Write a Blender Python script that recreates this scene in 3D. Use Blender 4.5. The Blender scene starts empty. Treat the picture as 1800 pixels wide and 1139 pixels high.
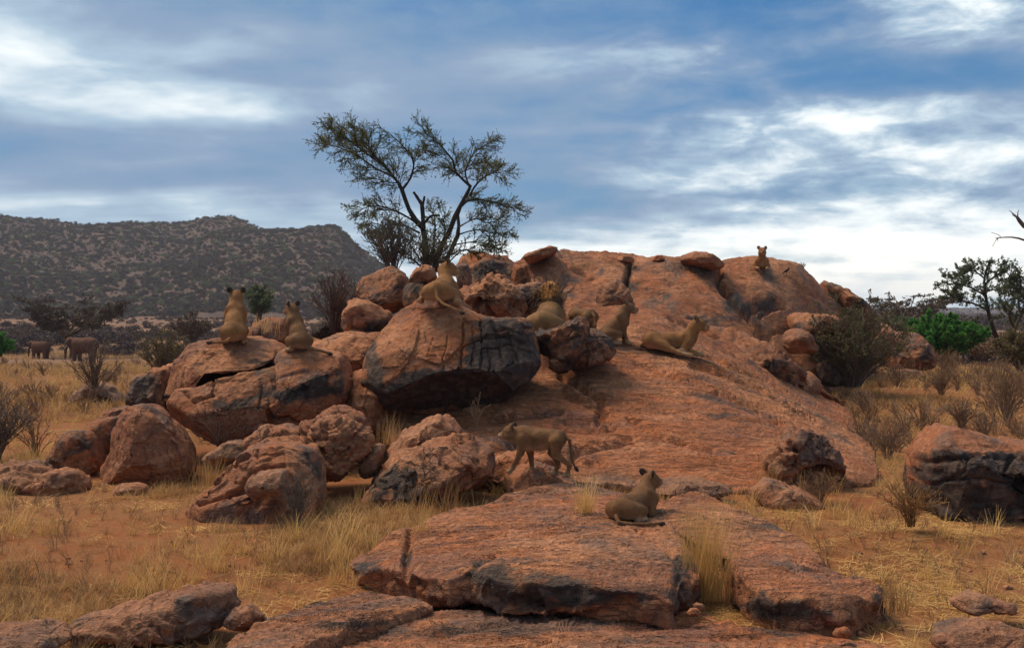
import bpy, math, random
import numpy as np
from mathutils import Vector, Matrix

S = bpy.context.scene
COL = S.collection
F, CX, HY, CH = 2000.0, 900.0, 547.0, 3.0        # focal length in photo pixels, principal column, horizon row, camera height (m)
R_ = math.radians

# ------------------------------------------------------------------ camera
cam_d = bpy.data.cameras.new('camera'); cam = bpy.data.objects.new('camera', cam_d); COL.objects.link(cam)
cam.location = (0, 0, CH); cam.rotation_euler = (R_(90), 0, 0)
cam_d.sensor_width = 36; cam_d.lens = 40; cam_d.shift_y = -0.0125
cam_d.clip_start = 0.1; cam_d.clip_end = 9000
S.camera = cam
S.view_settings.view_transform = 'Standard'; S.view_settings.look = 'None'
S.view_settings.exposure = 1.08; S.view_settings.gamma = 1.0; S.view_settings.use_curve_mapping = False
S.cycles.use_denoising = True
S.cycles.max_bounces = 4; S.cycles.diffuse_bounces = 2; S.cycles.transparent_max_bounces = 6

SUN_EL, SUN_AZ = R_(56), R_(-62)                  # azimuth measured from +Y (view direction) towards +X

# ------------------------------------------------------------------ node helper
class N:
    """a shader socket with arithmetic"""
    def __init__(s, nt, sock): s.nt, s.s = nt, sock
    def _m(s, op, *a):
        n = s.nt.nodes.new('ShaderNodeMath'); n.operation = op
        for i, v in enumerate((s,) + a):
            if isinstance(v, N): s.nt.links.new(v.s, n.inputs[i])
            else: n.inputs[i].default_value = v
        return N(s.nt, n.outputs[0])
    def __add__(s, o): return s._m('ADD', o)
    __radd__ = __add__
    def __mul__(s, o): return s._m('MULTIPLY', o)
    __rmul__ = __mul__
    def __sub__(s, o): return s._m('SUBTRACT', o)
    def __rsub__(s, o): return (s * -1.0) + o
    def __truediv__(s, o): return s._m('DIVIDE', o)
    def __pow__(s, o): return s._m('POWER', o)
    def f(s, op, *a): return s._m(op, *a)
    def clamp(s):
        r = s._m('ADD', 0.0); r.s.node.use_clamp = True; return r
    def ss(s, a, b):
        n = s.nt.nodes.new('ShaderNodeMapRange'); n.interpolation_type = 'SMOOTHSTEP'
        s.nt.links.new(s.s, n.inputs[0]); n.inputs[1].default_value = a; n.inputs[2].default_value = b
        return N(s.nt, n.outputs[0])
def node(nt, kind, **kw):
    n = nt.nodes.new(kind)
    for k, v in kw.items(): setattr(n, k, v)
    return n
def setin(nt, n, i, v):
    if isinstance(v, N): nt.links.new(v.s, n.inputs[i])
    else: n.inputs[i].default_value = v
def xyz(nt, x, y, z):
    n = nt.nodes.new('ShaderNodeCombineXYZ')
    for i, v in enumerate((x, y, z)): setin(nt, n, i, v)
    return N(nt, n.outputs[0])
def sep(nt, v):
    n = nt.nodes.new('ShaderNodeSeparateXYZ'); nt.links.new(v.s, n.inputs[0])
    return [N(nt, o) for o in n.outputs]
def noise(nt, vec, scale, detail=4, rough=0.55, dist=0.0, out=0):
    n = nt.nodes.new('ShaderNodeTexNoise'); nt.links.new(vec.s, n.inputs['Vector'])
    n.inputs['Scale'].default_value = scale; n.inputs['Detail'].default_value = detail
    n.inputs['Roughness'].default_value = rough; n.inputs['Distortion'].default_value = dist
    return N(nt, n.outputs[out])
def mapping(nt, vec, loc=(0,0,0), rot=(0,0,0), scale=(1,1,1)):
    n = nt.nodes.new('ShaderNodeMapping'); nt.links.new(vec.s, n.inputs[0])
    n.inputs[1].default_value = loc; n.inputs[2].default_value = rot; n.inputs[3].default_value = scale
    return N(nt, n.outputs[0])
def mix(nt, f, a, b, mode='MIX'):
    n = nt.nodes.new('ShaderNodeMix'); n.data_type = 'RGBA'; n.blend_type = mode
    setin(nt, n, 0, f)
    for i, v in ((6, a), (7, b)):
        if isinstance(v, N): nt.links.new(v.s, n.inputs[i])
        else: n.inputs[i].default_value = tuple(v) + (1,)
    return N(nt, n.outputs[2])

# ------------------------------------------------------------------ sky: clear air with sheets of cloud
def make_world():
    w = bpy.data.worlds.new('World'); S.world = w; w.use_nodes = True
    w.cycles.sampling_method = 'MANUAL'; w.cycles.sample_map_resolution = 256
    nt = w.node_tree; nt.nodes.clear()
    out = node(nt, 'ShaderNodeOutputWorld'); bg = node(nt, 'ShaderNodeBackground')
    nt.links.new(bg.outputs[0], out.inputs[0])
    sky = node(nt, 'ShaderNodeTexSky', sky_type='NISHITA', sun_disc=False)
    sky.sun_elevation = SUN_EL; sky.sun_rotation = SUN_AZ
    sky.air_density = 1.2; sky.dust_density = 0.5; sky.ozone_density = 3.0; sky.altitude = 500
    sk = N(nt, sky.outputs[0])
    tc = node(nt, 'ShaderNodeTexCoord'); d = N(nt, tc.outputs['Generated'])
    x, y, z = sep(nt, d)
    zz = z.f('MAXIMUM', 0.0)
    q = zz + 0.11
    pu, pv = x / q, y / q
    P = xyz(nt, pu, pv, 0.0)
    az = x.f('ARCTAN2', y); el = z.f('ARCSINE')
    # broad deck of stratus, broken towards the right
    big = noise(nt, mapping(nt, P, (3.1, 1.7, 0), (0, 0, 0.35), (0.42, 0.95, 1)), 1.0, 2, 0.5, 0)
    mid = noise(nt, mapping(nt, P, (7.3, 2.2, 0), (0, 0, 0.25), (0.75, 1.5, 1)), 1.6, 3, 0.52, 0)
    band = noise(nt, mapping(nt, xyz(nt, az, el, 0.0), (0.3, 0, 0), (0, 0, 0.0), (3.2, 11.0, 1)), 1.6, 4, 0.52, 0.4)
    puff = noise(nt, mapping(nt, xyz(nt, az, el, 0.0), (1.3, 4, 0), (0, 0, -0.06), (9.0, 24.0, 1)), 1.6, 6, 0.60, 0.25)
    AE = xyz(nt, az, el, 0.0)
    def blobs(lst):
        """sum of soft patches of cloud or of open sky, given by their direction"""
        tot = None
        for px, py, sx, sy, amp in lst:
            a0, e0 = math.atan((px - CX) / F), math.atan((HY - py) / F)
            v = node(nt, 'ShaderNodeVectorMath', operation='MULTIPLY_ADD'); nt.links.new(AE.s, v.inputs[0])
            v.inputs[1].default_value = (F / sx, F / sy, 0); v.inputs[2].default_value = (-a0 * F / sx, -e0 * F / sy, 0)
            d = node(nt, 'ShaderNodeVectorMath', operation='DOT_PRODUCT'); nt.links.new(v.outputs[0], d.inputs[0]); nt.links.new(v.outputs[0], d.inputs[1])
            p = node(nt, 'ShaderNodeMath', operation='POWER'); p.inputs[0].default_value = math.exp(-.5); nt.links.new(d.outputs['Value'], p.inputs[1])
            m = node(nt, 'ShaderNodeMath', operation='MULTIPLY_ADD'); nt.links.new(p.outputs[0], m.inputs[0]); m.inputs[1].default_value = amp
            if tot is None: m.inputs[2].default_value = 0
            else: nt.links.new(tot, m.inputs[2])
            tot = m.outputs[0]
        return N(nt, tot)
    lit = blobs([(90, 190, 200, 46, .21), (10, 60, 120, 60, .20), (380, 205, 150, 34, .22), (330, 110, 260, 60, .12), (1050, 105, 150, 30, .34), (1680, 60, 130, 46, .46), (1450, 240, 330, 34, .30),
                 (1640, 300, 170, 40, .30), (1230, 320, 150, 26, .28), (250, 375, 420, 26, .30), (1450, 450, 560, 55, .62), (1300, 520, 700, 50, .30)])
    blue = blobs([(1620, 160, 260, 34, .70), (1320, 40, 190, 60, .50), (1080, 235, 190, 40, .36), (1500, 345, 160, 22, .34), (1000, 330, 120, 36, .25), (840, 20, 160, 40, .30)])
    cover = (big * 0.40 + mid * 0.35 + puff * .5 + 0.16 - blue * 0.48).ss(0.26, 0.80)
    rgt = az.ss(-0.02, 0.22)
    n3 = big * 0.5 + mid * 0.5 + band * 0.75 + (puff - 0.5) * (rgt * 0.80 + 0.25)
    tone = (n3 * 0.80 - 0.72 + lit * 0.95 - blue * 0.22 + el.ss(0.30, 0.80) * 0.22).ss(-0.20, 0.72)
    ramp = node(nt, 'ShaderNodeValToRGB'); nt.links.new(tone.s, ramp.inputs[0])
    el_ = ramp.color_ramp.elements
    el_[0].position = 0.0; el_[0].color = (0.078, 0.136, 0.215, 1)
    el_[1].position = 1.0; el_[1].color = (0.58, 0.565, 0.515, 1)
    for p, c in ((.28, (0.122, 0.168, 0.236, 1)), (.50, (0.195, 0.255, 0.310, 1)), (.74, (0.40, 0.43, 0.44, 1))):
        e = el_.new(p); e.color = c
    cloud = mix(nt, 1.0, N(nt, ramp.outputs[0]), (10, 10, 10), 'MULTIPLY')
    air = mix(nt, 1.0, sk, (0.072, 0.215, 0.335), 'MULTIPLY')
    c = mix(nt, cover, air, cloud)
    nt.links.new(c.s, bg.inputs[0]); bg.inputs[1].default_value = 0.116
make_world()

sun_d = bpy.data.lights.new('sun', 'SUN'); sun = bpy.data.objects.new('sun', sun_d); COL.objects.link(sun)
sun_d.energy = 1.9; sun_d.angle = R_(25); sun_d.color = (1.0, 0.84, 0.64)
sd = Vector((math.sin(SUN_AZ) * math.cos(SUN_EL), math.cos(SUN_AZ) * math.cos(SUN_EL), math.sin(SUN_EL)))
sun.rotation_euler = sd.to_track_quat('Z', 'Y').to_euler(); sun.location = sd * 60

# ------------------------------------------------------------------ small maths
def W(px, py, Y): return np.array([(px - CX) / F * Y, Y, CH + (HY - py) / F * Y])
rng = np.random.default_rng(11)
_TAB = rng.random(64 ** 3).astype(np.float32) * 2 - 1
def vn(p, seed=0):
    p = np.asarray(p, np.float32) + np.array([seed * 7.13 + 900, seed * 3.71 + 900, seed * 5.37 + 900], np.float32)
    i = p.astype(np.int32); f = p - i; f = f * f * f * (f * (f * 6 - 15) + 10)
    i0 = i & 63; i1 = (i + 1) & 63
    x0, x1 = i0[:, 0] << 12, i1[:, 0] << 12; y0, y1 = i0[:, 1] << 6, i1[:, 1] << 6; z0, z1 = i0[:, 2], i1[:, 2]
    fx, fy, fz = f[:, 0], f[:, 1], f[:, 2]
    a, b, c, d = x0 + y0, x1 + y0, x0 + y1, x1 + y1
    def L(a, b, t): return a + (b - a) * t
    T = _TAB.take
    return L(L(L(T(a + z0), T(b + z0), fx), L(T(c + z0), T(d + z0), fx), fy), L(L(T(a + z1), T(b + z1), fx), L(T(c + z1), T(d + z1), fx), fy), fz)
def fbm(p, oct=4, seed=0, gain=0.5, lac=2.03):
    a, s = 1.0, 0.0; q = np.array(p, np.float32)
    for k in range(oct):
        s = s + a * vn(q, seed + k * 1.7); q = q * lac; a *= gain
    return s
def fbm2(x, y, oct=4, seed=0, gain=0.5): return fbm(np.stack([x, y, np.zeros_like(x) + .37], 1), oct, seed, gain)
def sst(a, b, x):
    t = np.clip((x - a) / (b - a), 0, 1); return t * t * (3 - 2 * t)
def cells(p, size, seed):
    """nearest and second nearest jittered seed: index hash, offset vector, edge distance"""
    q = (np.asarray(p, np.float32) / size + np.float32(seed * 3.7 + 400)); i = (q - 0.5).astype(np.int32)
    best = np.full(len(p), 1e9, np.float32); sec = best.copy(); off = np.zeros((len(p), 3), np.float32); hid = np.zeros(len(p), np.int32)
    for dx in (0, 1):
        for dy in (0, 1):
            for dz in (0, 1):
                c = i + np.array([dx, dy, dz], np.int32); k = ((c[:, 0] & 63) << 12) + ((c[:, 1] & 63) << 6) + (c[:, 2] & 63)
                dlt = q - c - np.float32(0.5) - np.float32(0.42) * np.stack([_TAB.take(k), _TAB.take((k * 31 + 7) & 262143), _TAB.take((k * 57 + 91) & 262143)], 1)
                dd = (dlt * dlt).sum(1)
                m = dd < best
                sec = np.where(m, best, np.minimum(sec, dd)); best = np.where(m, dd, best)
                off[m] = dlt[m]; hid[m] = k[m]
    return hid.astype(np.int64), off, (np.sqrt(sec) - np.sqrt(best)) * size
def chips(p, size, seed):
    h, off, e = cells(p, size, seed)
    t = np.stack([_TAB[(h * 7 + 3) % 262144], _TAB[(h * 11 + 5) % 262144], _TAB[(h * 17 + 9) % 262144]], 1)
    return (off * t).sum(1) + 0.35 * _TAB[(h * 23 + 1) % 262144], e

def mk(name, V, faces, mat=None, parent=None, smooth=True, attrs=None, origin=None):
    """one mesh object from arrays; faces is an (n,3) or (n,4) array, or a list of such arrays"""
    fl = faces if isinstance(faces, list) else [faces]
    V = np.asarray(V, np.float32)
    if origin is not None: V = V - np.asarray(origin, np.float32)
    me = bpy.data.meshes.new(name)
    me.vertices.add(len(V)); me.vertices.foreach_set('co', V.ravel())
    li = np.concatenate([f.ravel() for f in fl]).astype(np.int32)
    tot = np.concatenate([np.full(len(f), f.shape[1], np.int32) for f in fl])
    me.loops.add(len(li)); me.loops.foreach_set('vertex_index', li)
    me.polygons.add(len(tot)); me.polygons.foreach_set('loop_start', np.concatenate([[0], np.cumsum(tot)[:-1]]).astype(np.int32))
    me.polygons.foreach_set('loop_total', tot)
    me.polygons.foreach_set('use_smooth', np.full(len(tot), smooth))
    for k, a in (attrs or {}).items():
        a = np.asarray(a, np.float32)
        if a.ndim == 1: me.attributes.new(k, 'FLOAT', 'POINT').data.foreach_set('value', a)
        else: me.attributes.new(k, 'FLOAT_COLOR', 'POINT').data.foreach_set('color', np.concatenate([a, np.ones((len(a), 1), np.float32)], 1).ravel())
    me.update(calc_edges=True); me.validate()
    if mat: me.materials.append(mat)
    o = bpy.data.objects.new(name, me); COL.objects.link(o)
    if origin is not None: o.location = tuple(float(c) for c in origin)
    if parent:
        o.parent = parent
        if origin is not None: o.location = tuple(float(c) for c in (np.asarray(origin) - np.array(parent.location)))
    return o
def tag(o, label=None, cat=None, group=None, kind=None):
    for k, v in (('label', label), ('category', cat), ('group', group), ('kind', kind)):
        if v: o[k] = v
    return o
def empty(name, loc, label, cat, group=None):
    o = bpy.data.objects.new(name, None); COL.objects.link(o); o.location = tuple(float(c) for c in loc); o.empty_display_size = .3
    return tag(o, label, cat, group)
def vnormals(V, Q):
    n = np.zeros_like(V)
    a = np.cross(V[Q[:, 2]] - V[Q[:, 0]], V[Q[:, 3]] - V[Q[:, 1]])
    for k in range(4):
        for c in range(3): n[:, c] += np.bincount(Q[:, k], a[:, c], len(V))
    return n / (np.linalg.norm(n, axis=1)[:, None] + 1e-12)
def grid_faces(nr, nc, wrap):
    r = np.arange(nr - 1)[:, None]; c = np.arange(nc if wrap else nc - 1)[None, :]
    a = r * nc + c; b = r * nc + (c + 1) % nc
    return np.stack([a, b, b + nc, a + nc], -1).reshape(-1, 4)
def catmull(P, n):
    P = np.asarray(P, float); m = len(P)
    t = np.linspace(0, m, n, endpoint=False); i = t.astype(int); u = (t - i)[:, None]
    p0, p1, p2, p3 = P[(i - 1) % m], P[i % m], P[(i + 1) % m], P[(i + 2) % m]
    cr = 0.5 * (2 * p1 + (p2 - p0) * u + (2 * p0 - 5 * p1 + 4 * p2 - p3) * u ** 2 + (3 * p1 - p0 - 3 * p2 + p3) * u ** 3)
    ln = p1 + (p2 - p1) * u
    return 0.55 * cr + 0.45 * ln
def in_poly(x, y, P):
    r = np.zeros(len(x), bool); n = len(P)
    for i in range(n):
        x0, y0 = P[i][:2]; x1, y1 = P[(i + 1) % n][:2]
        c = (y0 > y) != (y1 > y)
        r ^= c & (x < (x1 - x0) * (y - y0) / (y1 - y0 + 1e-12) + x0)
    return r
# ------------------------------------------------------------------ materials
def new_mat(name, rough=0.85, spec=0.25):
    m = bpy.data.materials.new(name); m.use_nodes = True; nt = m.node_tree
    b = nt.nodes['Principled BSDF']; b.inputs['Roughness'].default_value = rough
    b.inputs['Specular IOR Level'].default_value = spec
    return m, nt, b
def attr(nt, name, out=2):
    n = node(nt, 'ShaderNodeAttribute', attribute_name=name); return N(nt, n.outputs[out])
def pos(nt): return N(nt, node(nt, 'ShaderNodeNewGeometry').outputs['Position'])
def bump(nt, b, h, dist, strength=1.0):
    n = node(nt, 'ShaderNodeBump'); n.inputs['Strength'].default_value = strength; n.inputs['Distance'].default_value = dist
    nt.links.new(h.s, n.inputs['Height']); nt.links.new(n.outputs[0], b.inputs['Normal'])

def rock_colour(V, stain, tint, flow=None, jmul=1.0):
    """mineral colours of the granite, laid out in space: orange, pink and brown granite, lichen, blue-black desert varnish"""
    P = V
    if flow:                      # banding of a sheet: patches drawn out along the layers
        fa, fl, fc = flow; P = np.stack([(V[:, 0] * math.cos(fa) + V[:, 1] * math.sin(fa)) * fl, (-V[:, 0] * math.sin(fa) + V[:, 1] * math.cos(fa)) * fc, V[:, 2] * fc], 1)
    mixc = lambda a, b, t: a + (np.asarray(b) - a) * t[:, None]
    n1 = .5 + .5 * fbm(P * .55, 4, 1); n2 = .5 + .5 * fbm(P * 2.1, 4, 2); n5 = .5 + .5 * fbm(P * 1.15 + 5, 5, 3, .6); n3 = .5 + .5 * fbm(P * 9, 2, 4)
    c_, s_ = math.cos(.45), math.sin(.45)
    Q = np.stack([(P[:, 0] * c_ + P[:, 2] * s_) * .8, P[:, 1] * .8, (-P[:, 0] * s_ + P[:, 2] * c_) * 6.0], 1)
    st = .5 + .5 * fbm(Q, 4, 6, .55)
    c = mixc(np.tile([[0.305, 0.097, 0.034]], (len(P), 1)), (0.370, 0.148, 0.063), sst(.30, .72, n1 + (n2 - .5) * .4))
    c = mixc(c, (0.25, 0.082, 0.036), sst(.54, .90, n2) * .6)
    c = mixc(c, (0.17, 0.075, 0.05), sst(.62, .95, st) * .65)
    c = mixc(c, (0.47, 0.225, 0.12), sst(.62, .95, n3) * .3 + sst(.66, .95, 1 - st) * .28)
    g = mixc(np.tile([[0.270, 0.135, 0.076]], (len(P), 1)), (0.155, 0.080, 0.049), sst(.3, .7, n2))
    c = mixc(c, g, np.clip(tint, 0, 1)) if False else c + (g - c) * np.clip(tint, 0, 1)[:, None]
    c = mixc(c, (0.10, 0.080, 0.070), sst(.68, .95, n5) * .55)
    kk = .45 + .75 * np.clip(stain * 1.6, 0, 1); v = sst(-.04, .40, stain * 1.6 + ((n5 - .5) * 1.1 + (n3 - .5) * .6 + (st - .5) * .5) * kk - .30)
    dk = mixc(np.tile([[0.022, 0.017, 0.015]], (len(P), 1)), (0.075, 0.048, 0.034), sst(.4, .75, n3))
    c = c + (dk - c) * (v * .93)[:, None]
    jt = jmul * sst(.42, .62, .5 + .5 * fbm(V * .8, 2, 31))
    return c, v, jt, np.full(len(V), 1.0 if flow else .35)
def rock_material():
    m, nt, b = new_mat('granite', 0.8, 0.3)
    P = pos(nt); col = attr(nt, 'rock', 0); v = attr(nt, 'varnish')
    n3 = noise(nt, P, 12.0, 4, 0.68); n4 = noise(nt, P, 55.0, 2, 0.7)
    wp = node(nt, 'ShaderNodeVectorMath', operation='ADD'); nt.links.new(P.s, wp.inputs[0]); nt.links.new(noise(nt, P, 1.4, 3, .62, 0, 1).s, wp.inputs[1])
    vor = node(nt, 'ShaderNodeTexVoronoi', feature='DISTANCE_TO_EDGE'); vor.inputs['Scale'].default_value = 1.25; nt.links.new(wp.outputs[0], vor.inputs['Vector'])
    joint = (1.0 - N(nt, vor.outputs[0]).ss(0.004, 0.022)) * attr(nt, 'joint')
    ridge = (n3 - 0.5).f('ABSOLUTE')
    # edges of thin sheets peeling off along the layers
    lay = noise(nt, mapping(nt, P, (0, 0, 0), (0, R_(12), 0.36), (0.30, 2.3, 2.6)), 1.7, 5, 0.62)
    line = (1.0 - (lay - 0.5).f('ABSOLUTE').ss(0.0, 0.030)) * n3.ss(.36, .56) * attr(nt, 'layer')
    spk = n4.ss(0.30, 0.70) * 0.45 + n3.ss(.34, .66) * 0.42 + 0.58
    base = mix(nt, 1.0, col, xyz(nt, spk, spk, spk), 'MULTIPLY')
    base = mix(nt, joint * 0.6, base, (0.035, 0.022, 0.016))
    base = mix(nt, line * 0.55, base, (0.060, 0.036, 0.026))
    nt.links.new(base.s, b.inputs['Base Color'])
    nt.links.new((0.86 - v * 0.12).s, b.inputs['Roughness'])
    bump(nt, b, ridge * -1.5 + n3 * 0.5 + n4 * 0.22 - joint * 0.7 - line * 0.6 + lay * 1.1, 0.042, 1.0)
    return m
M_ROCK = rock_material()

def ground_material():
    m, nt, b = new_mat('red_earth', 0.95, 0.1)
    P = pos(nt); x, y, z = sep(nt, P)
    n1 = noise(nt, P, 0.35, 5, 0.6, 0.5); n2 = noise(nt, P, 2.3, 6, 0.65, 0.3); n3 = noise(nt, P, 14, 5, 0.7)
    far = noise(nt, mapping(nt, P, (0, 0, 0), (0, 0, 0), (0.012, 0.03, 0.02)), 1.0, 5, 0.6)
    near = mix(nt, (n1 * .6 + n2 * .55).ss(0.42, 0.66), (0.255, 0.080, 0.029), (0.24, 0.105, 0.043))
    near = mix(nt, n3.ss(0.45, 0.7) * 0.7, near, (0.29, 0.135, 0.052))
    near = mix(nt, n2.ss(0.58, 0.75) * 0.7, near, (0.145, 0.072, 0.036))
    plain = mix(nt, far.ss(0.38, 0.6), (0.24, 0.135, 0.078), (0.165, 0.090, 0.060))
    plain = mix(nt, noise(nt, P, 0.09, 6, .65).ss(.5, .68) * .6, plain, (0.13, 0.095, 0.07))
    c = mix(nt, y.ss(35, 90), near, plain)
    nt.links.new(c.s, b.inputs['Base Color'])
    bump(nt, b, n2 * 0.5 + n3 * 0.5 + noise(nt, P, 55, 3, .6) * 0.2, 0.07, 0.9)
    return m
M_GROUND = ground_material()

def hill_material():
    m, nt, b = new_mat('hill_earth', 0.95, 0.05)
    P = pos(nt)
    n1 = noise(nt, P, 0.012, 6, 0.65, 0.4); n2 = noise(nt, P, 0.06, 6, 0.65); n3 = noise(nt, P, 0.25, 4, 0.7)
    c = mix(nt, (n1 * .5 + n2 * .6).ss(0.45, 0.66), (0.082, 0.055, 0.047), (0.125, 0.080, 0.060))
    c = mix(nt, n3.ss(0.5, 0.65) * 0.7, c, (0.075, 0.060, 0.058))
    c = mix(nt, n2.ss(0.62, 0.72) * 0.6, c, (0.17, 0.095, 0.072))
    nt.links.new(c.s, b.inputs['Base Color'])
    return m
M_HILL = hill_material()

def plant_material(name, cols, rough=0.8, trans=0.0, vary=0.5, scale=3.0):
    """a few plant colours mixed by instance, by island and by a soft noise"""
    m, nt, b = new_mat(name, rough, 0.15)
    rnd = N(nt, node(nt, 'ShaderNodeObjectInfo').outputs['Random'])
    isl = N(nt, node(nt, 'ShaderNodeNewGeometry').outputs['Random Per Island'])
    t = (rnd * 0.45 + isl * 0.35 + noise(nt, pos(nt), scale, 1) * 0.4 + noise(nt, pos(nt), .33, 2) * .9 - 0.55).clamp()
    ramp = node(nt, 'ShaderNodeValToRGB'); nt.links.new(t.s, ramp.inputs[0])
    e = ramp.color_ramp.elements
    e[0].color = tuple(cols[0]) + (1,); e[0].position = 0.1; e[1].color = tuple(cols[-1]) + (1,); e[1].position = 0.9
    for i, c in enumerate(cols[1:-1]):
        k = e.new(0.1 + 0.8 * (i + 1) / (len(cols) - 1)); k.color = tuple(c) + (1,)
    nt.links.new(ramp.outputs[0], b.inputs['Base Color'])
    if trans:
        out = nt.nodes['Material Output']; tr = node(nt, 'ShaderNodeBsdfTranslucent'); nt.links.new(ramp.outputs[0], tr.inputs[0])
        mx = node(nt, 'ShaderNodeMixShader'); mx.inputs[0].default_value = trans
        nt.links.new(b.outputs[0], mx.inputs[1]); nt.links.new(tr.outputs[0], mx.inputs[2]); nt.links.new(mx.outputs[0], out.inputs[0])
    return m
M_STRAW = plant_material('dry_straw', [(0.19, 0.092, 0.042), (0.37, 0.195, 0.074), (0.58, 0.345, 0.130), (0.30, 0.170, 0.084)], .7, .3)
M_GOLD = plant_material('golden_straw', [(0.50, 0.270, 0.085), (0.70, 0.420, 0.140), (0.78, 0.520, 0.210)], .65, .3)
M_FORB = plant_material('dead_forb', [(0.190, 0.105, 0.062), (0.310, 0.185, 0.100), (0.260, 0.165, 0.105)], .85, .15)
M_TWIG = plant_material('grey_twig', [(0.095, 0.066, 0.050), (0.160, 0.110, 0.080), (0.125, 0.090, 0.068)], .85)
M_REDTWIG = plant_material('red_brown_twig', [(0.110, 0.056, 0.040), (0.170, 0.095, 0.065)], .85)
M_BARK = plant_material('acacia_bark', [(0.040, 0.028, 0.021), (0.080, 0.054, 0.036)], .9)
M_LEAF = plant_material('acacia_leaf', [(0.095, 0.115, 0.040), (0.140, 0.155, 0.050), (0.190, 0.165, 0.060)], .7, .5)
M_SHRUBLEAF = plant_material('olive_shrub_leaf', [(0.075, 0.066, 0.026), (0.125, 0.108, 0.038), (0.195, 0.150, 0.052), (0.115, 0.076, 0.040)], .7, .25)
M_GREEN = plant_material('fresh_green_leaf', [(0.034, 0.115, 0.018), (0.062, 0.190, 0.030), (0.110, 0.240, 0.044)], .6, .4)
M_SCRUB = plant_material('far_scrub', [(0.062, 0.040, 0.040), (0.120, 0.074, 0.066), (0.105, 0.078, 0.050), (0.215, 0.125, 0.086)], .9)
M_UMBRELLA = plant_material('umbrella_leaf', [(0.075, 0.052, 0.036), (0.125, 0.085, 0.056), (0.105, 0.088, 0.050)], .85)
M_FARGREEN = plant_material('far_green', [(0.085, 0.105, 0.055), (0.140, 0.160, 0.080), (0.180, 0.165, 0.090)], .8, .5)

def vcol_material(name, rough=0.75, fur=True):
    m, nt, b = new_mat(name, rough, 0.2)
    c = attr(nt, 'coat', 0); P = N(nt, node(nt, 'ShaderNodeTexCoord').outputs['Object'])
    n1 = noise(nt, P, 6, 4, .6); n2 = noise(nt, mapping(nt, P, (0,0,0), (0,0,0), (25, 60, 60)), 1.0, 4, .7)
    k = n1 * 0.35 + n2 * 0.45 + 0.60
    c = mix(nt, 1.0, c, xyz(nt, k, k, k), 'MULTIPLY')
    nt.links.new(c.s, b.inputs['Base Color'])
    bump(nt, b, n2 + n1 * .5, 0.012, 0.8)
    return m
M_COAT = vcol_material('lion_coat'); M_HIDE = vcol_material('elephant_hide', .9, False)
# ------------------------------------------------------------------ land
def ground_z(x, y):
    x = np.asarray(x, float); y = np.asarray(y, float)
    z = -0.27 + 0.27 * sst(12.2, 15.5, y)
    z = z - 1.75 * sst(42, 118, y) + 2.6 * sst(180, 520, y) * sst(250, -120, x) - 1.2 * sst(200, 900, y) * sst(0, 300, x)
    # the earth mound that the outcrop sits on
    r = np.hypot((x + 0.2) / 9.0, (y - 32.0) / 9.6)
    z = z + 2.55 * sst(1.02, 0.45, r)
    r2 = np.hypot((x - 12) / 15.0, (y - 47) / 11.0)
    z = z + 0.25 * sst(1.0, 0.5, r2)
    k = np.clip(y / 60, 0.25, 6)
    z = z + 0.045 * fbm2(x * 0.7, y * 0.7, 4, 3) * np.clip(1.5 - y / 150, .4, 1) + 0.10 * k * fbm2(x * .06, y * .06, 3, 9) * sst(25, 70, y)
    return z
def build_ground():
    rows = np.concatenate([np.linspace(3, 10, 20, endpoint=False), 10 * (420.0 ** np.linspace(0, 1, 250))])
    t = np.linspace(-1, 1, 240); cols = 0.62 * t + 0.95 * t ** 7
    Y, C = np.meshgrid(rows, cols, indexing='ij'); X = Y * C
    x, y = X.ravel(), Y.ravel()
    V = np.stack([x, y, ground_z(x, y)], 1)
    tag(mk('ground', V, grid_faces(len(rows), len(cols), False), M_GROUND), kind='structure')
build_ground()

SKY_L = np.array([(-900, 470), (-600, 440), (-300, 400), (-100, 376), (0, 379), (60, 380), (110, 387), (150, 394), (200, 392), (250, 388), (330, 391), (365, 382), (400, 379), (430, 386), (460, 399),
                  (490, 406), (520, 406), (560, 400), (590, 396), (606, 404), (625, 425), (650, 447), (680, 470), (720, 496), (770, 520), (840, 540), (900, 552)], float)
def hill_h(x, y):
    """height of the hill range behind the plain, foot near 480 m, crest near 900 m"""
    px = CX + F * x / np.maximum(y, 1)
    crestY = 880 + 60 * np.sin(px / 130.0) + 40 * np.sin(px / 51.0 + 1)
    top = (HY - np.interp(px, SKY_L[:, 0], SKY_L[:, 1])) / F * crestY + CH
    base = ground_z(x, y) - 1
    foot = 430 + 30 * np.sin(px / 90.0)
    t = (y - foot) / (crestY - foot)
    prof = np.where(t < 1, np.clip(t, 0, 1) ** 1.25, np.clip(1 - (t - 1) * 1.3, 0, 1))
    n = fbm2(x * .012, y * .012, 5, 21) * 7 * np.clip(t, 0, 1) * (1 - .62 * np.exp(-((t - 1) / .12) ** 2)) + fbm2(x * .05, y * .05, 3, 8) * 1.0 * sst(0, .3, t)
    return base + (top - base) * prof + n * sst(1.9, 1.4, t) * sst(0.0, .3, (top - base) / 40), t
def build_hill():
    px = np.linspace(-900, 900, 300); ys = np.linspace(420, 1500, 100)
    Y, PX = np.meshgrid(ys, px, indexing='ij'); X = (PX - CX) / F * Y
    z, t = hill_h(X.ravel(), Y.ravel())
    V = np.stack([X.ravel(), Y.ravel(), z], 1)
    tag(mk('hills', V, grid_faces(len(ys), len(px), False), M_HILL), kind='structure')
build_hill()
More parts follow.
